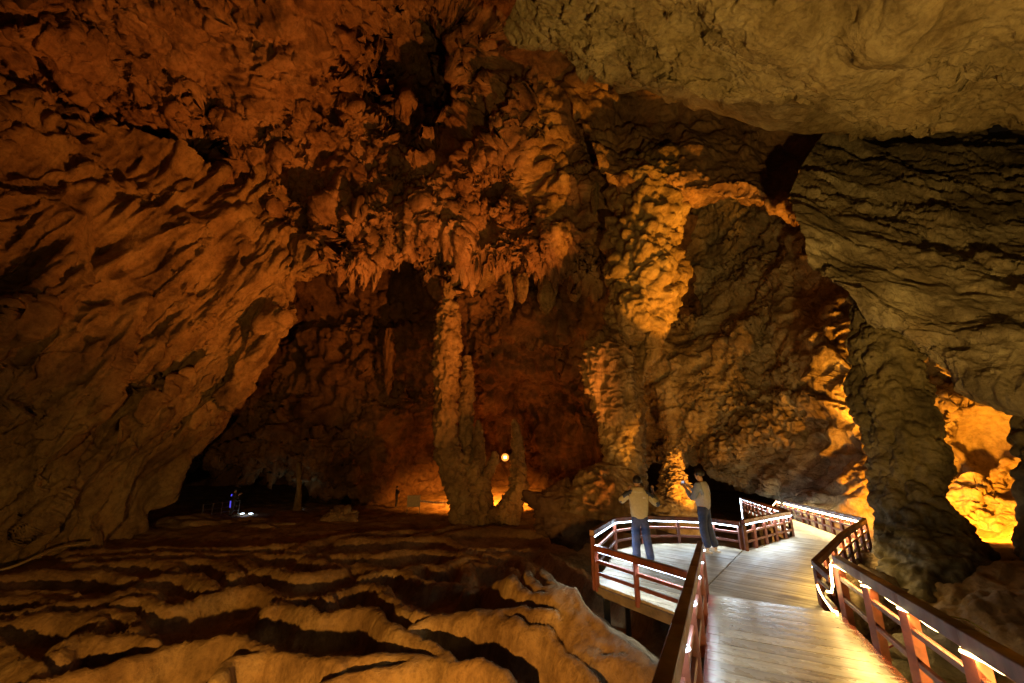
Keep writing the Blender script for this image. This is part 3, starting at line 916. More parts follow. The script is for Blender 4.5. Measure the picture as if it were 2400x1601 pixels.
dripstone('limestone_column', 'broad ragged column under the bright knobbly drapery, standing behind the viewing platform', 'column', [
    [(1440, 790, 21.5, 30), (1425, 815, 21.4, 46), (1420, 860, 21.3, 50), (1432, 920, 21.3, 46), (1452, 980, 21.2, 42), (1460, 1040, 21.2, 40), (1462, 1090, 21.1, 44), (1450, 1130, 21, 62), (1430, 1170, 20.8, 86), (1420, 1230, 20.6, 100)],
    [(1500, 740, 21.8, 28), (1505, 790, 21.7, 30), (1490, 850, 21.7, 28), (1482, 910, 21.7, 24), (1480, 980, 21.6, 26), (1482, 1060, 21.6, 22), (1476, 1120, 21.4, 30), (1470, 1180, 21.2, 50)],
    [(1530, 745, 20.6, 16), (1532, 790, 20.6, 17), (1530, 830, 20.6, 13), (1516, 855, 20.7, 7), (1508, 880, 20.7, 2)],
], M['column'], [('billow', (0.8, 0.8, 1.8), 0.24), ('bump', (0.34, 0.34, 0.7), 0.24), ('scales', 0.42, 0.22), ('fbm', (0.1, 0.1, 0.1), 0.025)],
    nv=220, nu=96, parts=('shaft', 'shaft', 'hanging_drape'))

dripstone('knobbly_drapery', 'hanging mass of round coral knobs glowing amber above the broad column', 'drapery', [
    [(1500, 385, 21.5, 55), (1520, 430, 21.2, 78), (1520, 490, 21.0, 76), (1505, 550, 20.9, 70), (1505, 610, 20.9, 74), (1525, 660, 20.8, 66), (1520, 710, 20.8, 60), (1490, 750, 20.8, 56), (1478, 780, 20.9, 34), (1470, 800, 21, 8)],
    [(1455, 580, 21.6, 20), (1460, 630, 21.5, 30), (1460, 690, 21.4, 32), (1455, 750, 21.3, 32), (1450, 795, 21.3, 24), (1446, 815, 21.3, 8)],
    [(1570, 640, 21.3, 12), (1572, 690, 21.2, 20), (1556, 735, 21.1, 22), (1540, 790, 21, 20), (1530, 830, 21, 8)],
], M['column'], [('billow', (1.9, 1.9, 2.6), 0.7), ('facet', (1.2, 1.2, 1.6), 0.3), ('bump', (0.72, 0.72, 0.66), 0.42), ('bump', (0.32, 0.32, 0.30), 0.18), ('knob', (0.16, 0.16, 0.16), 0.05)], nv=200, nu=120, parts=('drape_body', 'side_lobe', 'side_lobe'))

dripstone('stalagmite', 'pointed amber stalagmite of stacked scales between the two photographers', 'stalagmite', [
    [(1583, 1046, 18.6, 3), (1583, 1058, 18.6, 10), (1580, 1080, 18.6, 14), (1578, 1110, 18.6, 22), (1580, 1140, 18.5, 32), (1582, 1170, 18.5, 40), (1574, 1195, 18.5, 52), (1570, 1240, 18.5, 60)],
], M['column'], [('bump', (0.3, 0.3, 0.26), 0.14), ('scales', 0.2, 0.16), ('fbm', (0.08, 0.08, 0.08), 0.03)], nv=200, nu=110)

dripstone('rock_pillar', 'thick dark coral-textured pillar leaning down to the right of the walkway', 'pillar', [
    [(2070, 700, 10.7, 56), (2064, 770, 10.5, 50), (2070, 850, 10.4, 58), (2086, 930, 10.3, 66), (2104, 1000, 10.2, 66), (2120, 1070, 10.1, 62), (2128, 1140, 10.0, 58), (2142, 1210, 9.8, 66), (2166, 1280, 9.6, 82), (2190, 1350, 9.3, 102), (2210, 1440, 9.0, 130), (2220, 1520, 8.8, 145)],
    [(2226, 1200, 9.9, 10), (2230, 1228, 9.8, 26), (2242, 1270, 9.6, 40), (2262, 1330, 9.3, 56), (2286, 1400, 9.0, 86), (2300, 1480, 8.8, 110)],
], M['dark'], [('billow', (0.9, 0.9, 1.4), 0.20), ('bump', (0.34, 0.34, 0.42), 0.15), ('bump', (0.14, 0.14, 0.15), 0.07), ('fbm', (0.06, 0.06, 0.06), 0.015), ('fbm', (0.05, 0.05, 0.05), 0.012)],
    nv=320, nu=180, parts=('shaft', 'shoulder'))

dripstone('stalagmite', 'slim far stalagmite lit from below by a small white lamp', 'stalagmite', [
    [(700, 1085, 33, 4), (701, 1110, 33, 5.5), (700, 1150, 33, 5.5), (698, 1175, 33, 8), (697, 1200, 33, 11)],
], M['column'], [('knob', (0.3, 0.3, 0.3), 0.06)], 60, 24)

# flowstone bells and stalactites on the far wall
FL = [('billow', (0.30, 0.30, 2.2), 0.16), ('knob', (0.8, 0.8, 1.0), 0.12), ('fbm', (0.2, 0.2, 0.6), 0.05)]
dripstone('flowstone_bell', 'large fluted flowstone bell hanging between the two columns', 'flowstone', [
    [(1128, 500, 28.6, 30), (1130, 560, 28.4, 34), (1128, 600, 28.2, 42), (1126, 640, 28.1, 42), (1124, 662, 28.1, 26), (1120, 682, 28.1, 6)],
    [(1168, 550, 28.6, 14), (1172, 600, 28.5, 20), (1172, 630, 28.5, 18), (1166, 652, 28.5, 5)]],
    M['column'], FL, 150, 90, ('bell', 'side_fold'))
dripstone('flowstone_bell', 'fluted flowstone bell hanging right above the tall scaly column', 'flowstone', [
    [(1064, 590, 28.9, 14), (1064, 625, 28.7, 22), (1062, 660, 28.6, 24), (1055, 685, 28.6, 16), (1048, 702, 28.6, 4)]],
    M['column'], FL, 110, 80)
dripstone('stalactite', 'narrow twisted stalactite right of the large flowstone bell', 'stalactite', [
    [(1190, 625, 28.3, 5), (1190, 650, 28.2, 12), (1194, 680, 28.2, 11), (1197, 705, 28.2, 7), (1196, 728, 28.2, 1.5)]],
    M['column'], FL, 80, 50)
for i, (px, py, y, r, ln, lab) in enumerate([
        (1283, 690, 27.2, 22, 90, 'blunt fluted stalactite in the middle of the ragged fringe right of the flowstone bells'),
        (1225, 680, 27.4, 15, 60, 'short stalactite at the left end of the ragged fringe right of the flowstone bells'),
        (1350, 670, 26.6, 18, 70, 'stalactite at the right end of the ragged fringe, nearest the knobbly drapery'),
        (912, 850, 33.8, 14, 140, 'long brown dripstone curtain hanging left of the tall scaly column'),
        (1395, 470, 22.6, 8, 70, 'thin drooping stalactite left of the glowing arch'),
        (720, 600, 23.6, 34, 66, 'broad toothed stalactite at the lip of the left wall overhang')]):
    dripstone('stalactite', lab, 'stalactite', [
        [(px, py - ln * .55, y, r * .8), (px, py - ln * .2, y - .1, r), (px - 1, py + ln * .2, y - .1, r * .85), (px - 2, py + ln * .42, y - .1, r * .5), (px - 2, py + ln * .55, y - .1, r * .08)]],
        M['left'] if i == 5 else M['back'] if i == 3 else M['column'], FL, 100, 60)


# ---------------------------------------------------------------- boulders
def boulder(label, px, py, y, r, seed, sx=1.0, sz=0.7, mat='boulder', sub=5, sunk=0.25, name='boulder'):
    bm = bmesh.new()
    bmesh.ops.create_icosphere(bm, subdivisions=sub, radius=1.0)
    V = np.array([v.co[:] for v in bm.verts], dtype=np.float32)
    d = 1 + 0.35 * fbm(V * 1.1 + seed, 3) + 0.22 * (billow(V * 2.3 + seed, 3) - 0.35)
    V = V * (d + 0.22 * facets(V * 1.9 + seed) + 0.07 * facets(V * 5 + seed))[:, None] * np.array([sx, 0.9, sz]) * r
    for v, c in zip(bm.verts, V):
        v.co = c
    me = bpy.data.meshes.new(name)
    bm.to_mesh(me)
    bm.free()
    for p in me.polygons:
        p.use_smooth = True
    c = Py(px, py, y)
    o = link(name, me, M[mat], None, (c[0], c[1], c[2] - r * sz * sunk))
    return tag(o, label, 'boulder')


boulder('low orange-lit boulder on the floor beyond the dams', 797, 1212, 29, 0.95, 3, 1.3, 0.7)
boulder('broad brown boulder bank below the black hollow', 470, 1245, 27, 2.6, 9, 2.1, 0.42)
boulder('brown hump right of the boulder bank in front of the far path', 575, 1255, 26, 1.7, 19, 1.5, 0.42)
boulder('dark boulder in the lit gap right of the forked column', 1298, 1182, 27, 0.75, 23, 0.9, 1.2)
boulder('dark rounded rock mass left of the broad column base', 1330, 1185, 21.5, 1.25, 31, 1.5, 1.0, 'back')
boulder('pale rock ledge with reddish stains beside the right railing', 2035, 1326, 9.9, 0.62, 41, 1.5, 0.5)
boulder('flat-topped slab glowing amber at the foot of the grotto wall', 2355, 1288, 11.4, 0.62, 47, 1.5, 0.42)
boulder('cracked grey boulder under the near right railing', 2230, 1545, 6.6, 0.55, 53, 1.2, 0.8, 'grey')
boulder('smooth boulder below the pillar foot on the right bank', 2345, 1405, 8.4, 0.7, 59, 1.3, 0.6, 'grey')
dripstone('rock_pillar', 'dark lumpy rock pillar cut by the right frame edge in front of the amber grotto', 'pillar', [
    [(2490, 900, 9.0, 40), (2476, 960, 8.9, 48), (2472, 1030, 8.8, 50), (2482, 1110, 8.7, 54), (2505, 1200, 8.6, 66), (2530, 1300, 8.5, 86), (2540, 1420, 8.4, 110)]],
    M['dark'], [('billow', (0.8, 0.8, 1.0), 0.2), ('bump', (0.30, 0.30, 0.34), 0.12), ('bump', (0.13, 0.13, 0.13), 0.05)], nv=140, nu=90)
boulder('small pale stone at the foot of the left wall', 297, 1214, 24, 0.45, 71, 1, 0.8, sub=4)
boulder('yellowish boulder directly under the step of the ramp', 2020, 1385, 8.0, 0.55, 77, 1.2, 0.8)
boulder('small pointed stone in the lit gap near the barrier tape', 1262, 1168, 29, 0.42, 83, .8, 1.2, sub=4)


# ---------------------------------------------------------------- boardwalk
def box_mesh(name, L, Wd, H, bev=0.006):
    bm = bmesh.new()
    bmesh.ops.create_cube(bm, size=1.0)
    for v in bm.verts:
        v.co = (v.co.x * L, v.co.y * Wd, v.co.z * H)
    if bev:
        bmesh.ops.bevel(bm, geom=bm.edges[:], offset=min(bev, H * .3, Wd * .3), segments=1, affect='EDGES')
    me = bpy.data.meshes.new(name)
    bm.to_mesh(me)
    bm.free()
    return me


def beam(name, p, q, Wd, H, mat, parent, bev=0.006, label=None):
    p, q = Vector(p), Vector(q)
    d = q - p
    me = box_mesh(name, d.length, Wd, H, bev)
    o = link(name, me, mat, parent)
    x = d.normalized()
    up = Vector((0, 0, 1)) if abs(x.z) < 0.95 else Vector((0, 1, 0))
    y = up.cross(x).normalized()
    z = x.cross(y)
    mtx = Matrix((x, y, z)).transposed().to_4x4()
    mtx.translation = (p + q) / 2
    o.matrix_world = mtx
    if label:
        o['label'] = label
    return o


def clip_half(poly, n, c, keep_ge=True):
    out = []
    for i in range(len(poly)):
        a, b = poly[i], poly[(i + 1) % len(poly)]
        da, db = (a @ n - c), (b @ n - c)
        if not keep_ge:
            da, db = -da, -db
        if da >= 0:
            out.append(a)
        if da * db < 0:
            out.append(a + (b - a) * (da / (da - db)))
    return out


def poly_prism(name, poly, z0, z1, mat, parent, dirv):
    """Plank from a plan outline; its local X runs along the board."""
    c = sum(poly) / len(poly)
    ang = math.atan2(dirv[1], dirv[0])
    ca, sa = math.cos(-ang), math.sin(-ang)
    loc = [((p - c)[0] * ca - (p - c)[1] * sa, (p - c)[0] * sa + (p - c)[1] * ca) for p in poly]
    n = len(loc)
    V = [(x, y, z0 - z1) for x, y in loc] + [(x, y, 0) for x, y in loc]
    Fc = [tuple(range(n))[::-1], tuple(range(n, 2 * n))] + [(i, (i + 1) % n, n + (i + 1) % n, n + i) for i in range(n)]
    me = bpy.data.meshes.new(name)
    me.from_pydata(V, [], Fc)
    bm = bmesh.new()
    bm.from_mesh(me)
    bmesh.ops.recalc_face_normals(bm, faces=bm.faces)
    bm.to_mesh(me)
    bm.free()
    o = link(name, me, mat, parent)
    o.location = (c[0], c[1], z1)
    o.rotation_euler = (0, 0, ang)
    return o


def planked(parent, poly, dirv, width, z, mat, gap=0.006):
    poly = [np.array(p, float) for p in poly]
    d = np.array(dirv, float)
    d /= np.linalg.norm(d)
    n = np.array([-d[1], d[0]])
    vals = [p @ n for p in poly]
    c = min(vals)
    while c < max(vals):
        wd = width * random.uniform(0.9, 1.1)
        piece = clip_half(clip_half(poly, n, c + gap / 2, True), n, c + wd - gap / 2, False) if len(poly) > 2 else []
        if len(piece) >= 3:
            a = 0.5 * abs(sum(piece[i][0] * piece[(i + 1) % len(piece)][1] - piece[(i + 1) % len(piece)][0] * piece[i][1] for i in range(len(piece))))
            if a > 0.004:
                dz = random.uniform(-0.003, 0.003)
                poly_prism('plank', piece, z - 0.04, z + dz, mat, parent, d)
        c += wd


PD = (0.775, -0.632)
plat_poly = [(1.52, 8.10), (2.47, 10.40), (3.30, 10.98), (4.26, 11.07), (5.07, 10.90), (5.50, 10.42), (2.99, 7.36), (2.62, 6.56)]
walk_poly = [(3.00, 7.34), (3.03, 7.06), (4.46, 6.17), (4.83, 7.08), (6.69, 8.88), (8.70, 10.66), (7.66, 11.84), (5.51, 10.40)]
t = tag(empty('viewing_platform', (3.4, 9.0, 0)), 'round-fronted wooden viewing platform of pale planks where the two photographers stand', 'platform')


def rel(parent):                                  # keep world placement when parenting to a moved Empty
    for o in list(parent.children):
        o.matrix_parent_inverse = Matrix.Translation(-Vector(parent.location))


planked(t, plat_poly, PD, 0.145, 0.0, M['plank'])
for a, b_ in zip(plat_poly[:6], plat_poly[1:6]):
    beam('edge_board', (*a, -0.12), (*b_, -0.12), 0.05, 0.15, M['timber'], t)
beam('edge_board', (*plat_poly[7], -0.12), (*plat_poly[0], -0.12), 0.05, 0.15, M['timber'], t)
for x, y in [(1.7, 8.1), (2.6, 10.2), (3.4, 10.7), (4.3, 10.8), (5.1, 10.6), (2.6, 6.9), (3.2, 8.6), (4.2, 9.6)]:
    beam('support_post', (x, y, floor_z(x, y) - 0.15), (x, y, -0.05), 0.10, 0.10, M['timber'], t)
rel(t)
t = tag(empty('walkway', (5.6, 9.0, 0)), 'level plank walkway between the ramp step and the descending far stretch', 'walkway')
planked(t, walk_poly, PD, 0.145, 0.0, M['plank'])
for a, b_ in [(walk_poly[2], walk_poly[3]), (walk_poly[3], walk_poly[4]), (walk_poly[4], walk_poly[5]), (walk_poly[7], walk_poly[6])]:
    beam('edge_board', (*a, -0.12), (*b_, -0.12), 0.05, 0.15, M['redwood'], t)
for x, y in [(4.8, 7.2), (6.6, 8.9), (8.55, 10.65), (7.6, 11.6), (6.0, 10.5), (4.5, 6.4)]:
    beam('support_post', (x, y, floor_z(x, y) - 0.15), (x, y, -0.05), 0.11, 0.11, M['redwood'], t)
rel(t)

WL0, WR0, WL1, WR1 = np.array([7.66, 11.86, 0]), np.array([8.72, 10.68, 0]), np.array([12.4, 23.0, -1.0]), np.array([12.75, 20.5, -0.8])
t = tag(empty('walkway', (10, 16, -0.4)), 'far plank walkway sloping down towards the black gap under the overhang', 'walkway')
nseg = 62
for i in range(nseg):
    a, b_ = i / nseg, (i + 1) / nseg - 0.0006
    q = [WL0 + (WL1 - WL0) * a, WR0 + (WR1 - WR0) * a, WR0 + (WR1 - WR0) * b_, WL0 + (WL1 - WL0) * b_]
    c = sum(q) / 4
    dv = q[1] - q[0]
    ang = math.atan2(dv[1], dv[0])
    ca, sa = math.cos(-ang), math.sin(-ang)
    top = [((p - c)[0] * ca - (p - c)[1] * sa, (p - c)[0] * sa + (p - c)[1] * ca, (p - c)[2]) for p in q]
    V = [(x, y, z - 0.04) for x, y, z in top] + top
    me = bpy.data.meshes.new('plank')
    me.from_pydata(V, [], [(3, 2, 1, 0), (4, 5, 6, 7), (0, 1, 5, 4), (1, 2, 6, 5), (2, 3, 7, 6), (3, 0, 4, 7)])
    bm = bmesh.new(); bm.from_mesh(me); bmesh.ops.recalc_face_normals(bm, faces=bm.faces); bm.to_mesh(me); bm.free()
    o = link('plank', me, M['plank'], t, c)
    o.rotation_euler = (0, 0, ang)
for s0, s1 in ((WL0, WL1), (WR0, WR1)):
    beam('edge_board', s0 - (0, 0, .13), s1 - (0, 0, .13), 0.05, 0.16, M['timber'], t)
    for f_ in (0.25, 0.5, 0.75, 0.97):
        p = s0 + (s1 - s0) * f_
        beam('support_post', (p[0], p[1], floor_z(p[0], p[1]) - .15), (p[0], p[1], p[2] - .05), 0.1, 0.1, M['timber'], t)
rel(t)

DR = np.array([0.434, 0.901]); DR /= np.linalg.norm(DR)
NR = np.array([DR[1], -DR[0]])


def ramp_pt(s, n, h=0.0):
    p = DR * s + NR * n
    return np.array([p[0], p[1], 0.86 - 0.09 * s + h])


t = tag(empty('ramp', tuple(ramp_pt(6, .5))), 'glossy wet plank ramp in the right foreground leading down to the walkway', 'ramp')
s = 7.66
while s > -1.2:
    wd = random.uniform(0.24, 0.30)
    if 5.2 < s - wd < 5.4:
        wd = s - 5.31
    c = ramp_pt(s - wd / 2, 0.555, random.uniform(-0.002, 0.002) - 0.02)
    me = box_mesh('plank', 1.66, wd - 0.005, 0.04, 0.004)
    o = link('plank', me, M['ramp'], t)
    x = Vector((NR[0], NR[1], 0)); y = Vector((DR[0], DR[1], -0.09)).normalized(); z = x.cross(y)
    mtx = Matrix((x, y, z)).transposed().to_4x4(); mtx.translation = c
    o.matrix_world = mtx
    s -= wd
beam('riser_board', ramp_pt(7.68, -0.27, -0.09), ramp_pt(7.68, 1.38, -0.09), 0.03, 0.13, M['plank'], t)
for n_ in (-0.22, 1.33):
    beam('edge_board', ramp_pt(-1.2, n_, -0.13), ramp_pt(7.6, n_, -0.13), 0.06, 0.17, M['redwood'], t)
    for s_ in (1, 3, 5, 7):
        p = ramp_pt(s_, n_)
        beam('support_post', (p[0], p[1], floor_z(p[0], p[1]) - .15), (p[0], p[1], p[2] - .22), 0.10, 0.10, M['redwood'], t)
rel(t)


# ---------------------------------------------------------------- railings and rope lights
def tube_mesh(name, pts, r, seg=6):
    pts = [np.array(p, float) for p in pts]
    T = np.gradient(np.array(pts), axis=0)
    V = []
    for p, tt in zip(pts, T):
        tt = tt / (np.linalg.norm(tt) + 1e-9)
        ref = np.array([0, 0, 1.0]) if abs(tt[2]) < 0.9 else np.array([1.0, 0, 0])
        u = np.cross(tt, ref); u /= np.linalg.norm(u)
        v = np.cross(u, tt)
        for k in range(seg):
            a = 2 * math.pi * k / seg
            V.append(p + r * (math.cos(a) * u + math.sin(a) * v))
    return mesh_from(name, np.array(V), grid_quads(len(pts), seg, True))


def railing(label, posts, top_w=0.09, top_h=0.10, post_w=0.075, mids=(0.27, 0.58), foot=0.12, led=None, side=1, led_label=None, led_drop=0.0, group=None, end_posts=True, led_r=0.011, glow=1.0):
    """posts: (x, y, z_deck, z_top). side: which side of the run faces the deck."""
    root = tag(empty('railing', posts[0][:3]), label, 'railing', group)
    P = [np.array(p, float) for p in posts]
    for i, p in enumerate(P):
        if not end_posts and i in (0, len(P) - 1):
            continue
        beam('post', (p[0], p[1], p[2] - foot), (p[0], p[1], p[3] - top_h), post_w, post_w, M['redwood'], root)
    for a, b_ in zip(P[:-1], P[1:]):
        pa = np.array([a[0], a[1], a[3] - top_h / 2]); pb = np.array([b_[0], b_[1], b_[3] - top_h / 2])
        dv = (pb - pa); ln = np.linalg.norm(dv[:2]); dv = dv / np.linalg.norm(dv)
        beam('top_rail', pa - dv * 0.02, pb + dv * 0.02, top_w, top_h, M['redwood'], root)
        for f_ in mids:
            ma = np.array([a[0], a[1], a[2] + (a[3] - a[2]) * f_]); mb = np.array([b_[0], b_[1], b_[2] + (b_[3] - b_[2]) * f_])
            beam('cross_rail', ma + dv * post_w * .5, mb - dv * post_w * .5, 0.045, 0.055, M['redwood'], root)
    rel(root)
    if led:
        pts = []
        for i, (a, b_) in enumerate(zip(P[:-1], P[1:])):
            ln = float(np.linalg.norm((b_ - a)[:2]))
            ld = bpy.data.lights.new('rope_glow', 'AREA')      # the rope shines down and inward
            ld.shape = 'RECTANGLE'
            ld.size, ld.size_y = ln - post_w, 0.02
            ld.color, ld.energy = LED_LIGHT[led][0], LED_LIGHT[led][1] * ln * glow
            lo = bpy.data.objects.new('rope_glow', ld)
            COL.objects.link(lo)
            c = (a + b_) / 2
            dx = Vector((b_[0] - a[0], b_[1] - a[1], b_[3] - a[3])).normalized()
            nz = Vector((-dx.y, dx.x, 0)).normalized() * side
            dn = (Vector((0, 0, 1)) + nz * 0.35)
            dn = (dn - dx * dn.dot(dx)).normalized()
            mt = Matrix((dx, dn.cross(dx), dn)).transposed().to_4x4()
            mt.translation = (c[0] + dx.y * side * .02, c[1] - dx.x * side * .02, c[3] - top_h - 0.045)
            lo.matrix_world = mt
            dv = (b_ - a)[:2]; dv = dv / np.linalg.norm(dv)
            nn = np.array([dv[1], -dv[0]]) * side
            m_ = max(4, int(np.linalg.norm((b_ - a)[:2]) / 0.12))
            for k in range(m_ + (1 if i == len(P) - 2 else 0)):
                f_ = k / m_
                c = a + (b_ - a) * f_
                near = min(f_, 1 - f_) * np.linalg.norm((b_ - a)[:2])
                off = (top_w * 0.28) if led_drop == 0 else (0.004 if near > 0.10 else post_w * .5 + led_r * 1.3)
                z = c[3] - top_h - led_r * (0.9 if led_drop == 0 else 0.6) - (random.uniform(0, 0.008) if led_drop == 0 else max(0.001, 0.010 * math.sin(9.0 * f_ + i * 2.1) + 0.010))
                pts.append((c[0] + nn[0] * off, c[1] + nn[1] * off, z))
        o = link('rope_light', tube_mesh('rope_light', pts, led_r), M[led])
        tag(o, led_label, 'rope light')
    return root


railing('low red railing curving round the back of the viewing platform',
        [(1.50, 8.12, 0, .88), (2.47, 10.42, 0, .71), (3.30, 11.0, 0, .665), (4.26, 11.09, 0, .63), (5.07, 10.92, 0, .62), (5.50, 10.46, 0, .62)],
        led='cool_led', side=1, led_label='cool white rope light under the curved back railing of the platform', led_r=0.014)
railing('low red railing along the front edge of the viewing platform',
        [(1.54, 8.06, 0, .64), (2.05, 7.33, 0, .63), (2.62, 6.52, 0, .62)],
        led='cool_led', side=-1, led_label='cool white rope light under the front railing of the platform', end_posts=True)
railing('short close-set red railing between platform and walkway bend',
        [(5.56, 10.36, 0, .68), (5.95, 10.64, 0, .68), (6.42, 10.98, 0, .67), (6.88, 11.30, 0, .66), (7.30, 11.59, 0, .65), (7.66, 11.84, 0, .64)],
        led='cool_led', side=1, led_label='bluish rope light under the short close-set railing', led_r=0.014)
far = [WL0 + (WL1 - WL0) * f_ for f_ in np.linspace(0, 1, 11)]
railing('dark railing on the left of the far descending walkway', [(p[0], p[1], p[2], p[2] + .66) for p in far],
        led='cool_led', side=1, led_label='dashed bluish rope light along the far left railing', led_drop=1, led_r=0.014)
far = [WR0 + (WR1 - WR0) * f_ for f_ in np.linspace(0, 1, 13)]
railing('long railing on the right of the far descending walkway, lit warm yellow', [(p[0] + .03, p[1], p[2], p[2] + .66) for p in far],
        led='far_led', side=-1, led_label='long warm rope light along the far right railing', led_r=0.02, glow=1.3)
zz_ = [(4.86, 7.06), (5.45, 7.63), (6.06, 8.23), (6.72, 8.88), (7.22, 9.33), (7.72, 9.77), (8.22, 10.20), (8.72, 10.64)]
railing('orange-lit red railing on the near right side of the walkway', [(x, y, 0, .65) for x, y in zz_], foot=0.2,
        led='warm_led', side=-1, led_label='warm rope light hidden under the near right walkway railing', led_drop=1)
railing('short red railing closing the walkway beside the ramp step', [(4.84, 7.04, 0, .645), (4.57, 6.36, 0.0, .63)], mids=(.6, .3), end_posts=False)
rs = [7.66, 6.46, 5.33, 4.2, 3.1, 2.0, 0.9, -0.3]
railing('red handrail running down the left of the foreground ramp',
        [(*ramp_pt(s_, -0.31), ramp_pt(s_, -0.31, .745)[2]) for s_ in rs], led='spot_led', side=-1, led_drop=1, top_w=0.09,
        led_label='white rope light showing in spots at the posts of the left ramp handrail', mids=(.28, .60))
rs = [7.52, 6.24, 5.18, 4.10, 3.02, 1.95, 0.9, -0.3]
railing('red handrail running down the right of the foreground ramp',
        [(*ramp_pt(s_, 1.43), ramp_pt(s_, 1.43, .745)[2]) for s_ in rs], led='warm_led', side=1, led_drop=1, post_w=0.10, top_w=0.11, top_h=0.115,
        led_label='warm rope light sagging under the right ramp handrail', mids=(.28, .62))
o = link('rope_light', tube_mesh('rope_light', [ramp_pt(7.50, 1.34, .63), ramp_pt(7.52, 1.33, .50), ramp_pt(7.50, 1.32, .36), ramp_pt(7.53, 1.30, .27), ramp_pt(7.60, 1.26, .26)], 0.015), M['warm_led'])
tag(o, 'bright zigzag of warm rope light on the first post of the right ramp handrail', 'rope light')
o = link('rope_light', tube_mesh('rope_light', [(4.80, 7.02, .30), (4.78, 6.95, .22), (4.70, 6.75, .17), (4.60, 6.5, .13), (4.50, 6.27, .19)], 0.014), M['warm_led'])
tag(o, 'warm rope light drooping across the foot of the short railing to the step', 'rope light')
p = WL1
o = link('rope_light', tube_mesh('rope_light', [(p[0] - .05, p[1], p[2] + z) for z in (.58, .4, .2, 0, -.25, -.45)], 0.02), M['cool_led'])
tag(o, 'bluish rope light hanging straight down at the far end of the left railing', 'rope light')
p = WR1
o = link('rope_light', tube_mesh('rope_light', [(p[0] - .02, p[1] - .02, p[2] + .56), (p[0] - .15, p[1] + .1, p[2] + .35), (p[0] - .28, p[1] + .2, p[2] + .12), (p[0] - .36, p[1] + .25, p[2] - 0.05)], 0.02), M['warm_led'])
tag(o, 'warm rope light slanting down at the far end of the right railing', 'rope light')


# ---------------------------------------------------------------- cables and hoses
def cable(name, label, pts, r, mat, n=40):
    P = spline(np.array([Py(*p) for p in pts]), n)
    return tag(link(name, tube_mesh(name, P, r, 8), M[mat]), label, 'cable')


cable('cable', 'thin red cable hanging down the right bank from the pillar', [(2345, 1340, 8.6), (2300, 1390, 8.2), (2230, 1450, 7.6), (2190, 1475, 7.2), (2150, 1500, 6.9), (2100, 1510, 6.7), (2040, 1545, 6.5)], 0.012, 'red_rope')
cable('cable', 'yellow cable sagging in a loop at the right frame edge', [(2230, 1445, 7.0), (2270, 1455, 7.0), (2310, 1480, 6.9), (2350, 1497, 6.9), (2385, 1485, 6.9), (2420, 1440, 7.0)], 0.011, 'yellow_rope')
cable('cable', 'second red cable drooping at the right frame edge below the overhang', [(2430, 1390, 7.4), (2400, 1430, 7.3), (2375, 1480, 7.2), (2330, 1475, 7.2)], 0.011, 'red_rope')
cable('hose', 'pale hose lying along the foot of the left wall', [(-60, 1352, 14.5), (30, 1328, 15.2), (90, 1303, 16.0), (140, 1284, 17.0), (200, 1274, 18.0)], 0.045, 'tan_rope')


# ---------------------------------------------------------------- people
def skin_mesh(name, joints, edges, sub=2):
    """joints: name -> (x, y, z, rx, ry). One skinned surface grown along the edges."""
    names = list(joints)
    me = bpy.data.meshes.new(name + '_rig')
    me.from_pydata([joints[k][:3] for k in names], [(names.index(a), names.index(b_)) for a, b_ in edges], [])
    o = bpy.data.objects.new(name + '_rig', me)
    COL.objects.link(o)
    md = o.modifiers.new('skin', 'SKIN')
    md.use_smooth_shade = True
    for i, k in enumerate(names):
        j = joints[k]
        sv = me.skin_vertices[0].data[i]
        sv.radius = (j[3], j[4] if len(j) > 4 else j[3])
        sv.use_root = (i == 0)
    sd = o.modifiers.new('sub', 'SUBSURF')
    sd.levels = sub
    sd.render_levels = sub
    dg = bpy.context.evaluated_depsgraph_get()
    out = bpy.data.meshes.new_from_object(o.evaluated_get(dg))
    out.name = name
    bpy.data.objects.remove(o)
    bpy.data.meshes.remove(me)
    for p_ in out.polygons:
        p_.use_smooth = True
    return out


def hand(J, E, side, wrist, palm_dir, up, s=1.0):
    """palm and five bent fingers grown from the wrist joint; palm_dir forward, up = back of the thumb side."""
    wv = np.array(J[wrist][:3]); f = np.array(palm_dir, float); f /= np.linalg.norm(f)
    u = np.array(up, float); u -= f * (u @ f); u /= np.linalg.norm(u)
    c = np.cross(f, u)                            # curl direction
    pk = 'palm' + side
    J[pk] = (*(wv + f * 0.055 * s), 0.026 * s, 0.030 * s)
    E.append((wrist, pk))
    for i, (off, ln) in enumerate(((0.030, .070), (0.010, .080), (-0.010, .074), (-0.030, .058))):
        a = wv + f * 0.095 * s + u * off * s
        b_ = a + f * ln * .45 * s + c * 0.012 * s
        d = b_ + f * ln * .30 * s + c * 0.030 * s
        for n_, q in (('a', a), ('b', b_), ('c', d)):
            J[f'f{side}{i}{n_}'] = (*q, 0.0095 * s)
        E += [(pk, f'f{side}{i}a'), (f'f{side}{i}a', f'f{side}{i}b'), (f'f{side}{i}b', f'f{side}{i}c')]
    a = wv + f * 0.035 * s + u * 0.040 * s
    b_ = a + f * 0.035 * s + u * 0.018 * s + c * 0.015 * s
    J[f't{side}a'] = (*a, 0.011 * s); J[f't{side}b'] = (*b_, 0.009 * s)
    E += [(wrist, f't{side}a'), (f't{side}a', f't{side}b')]


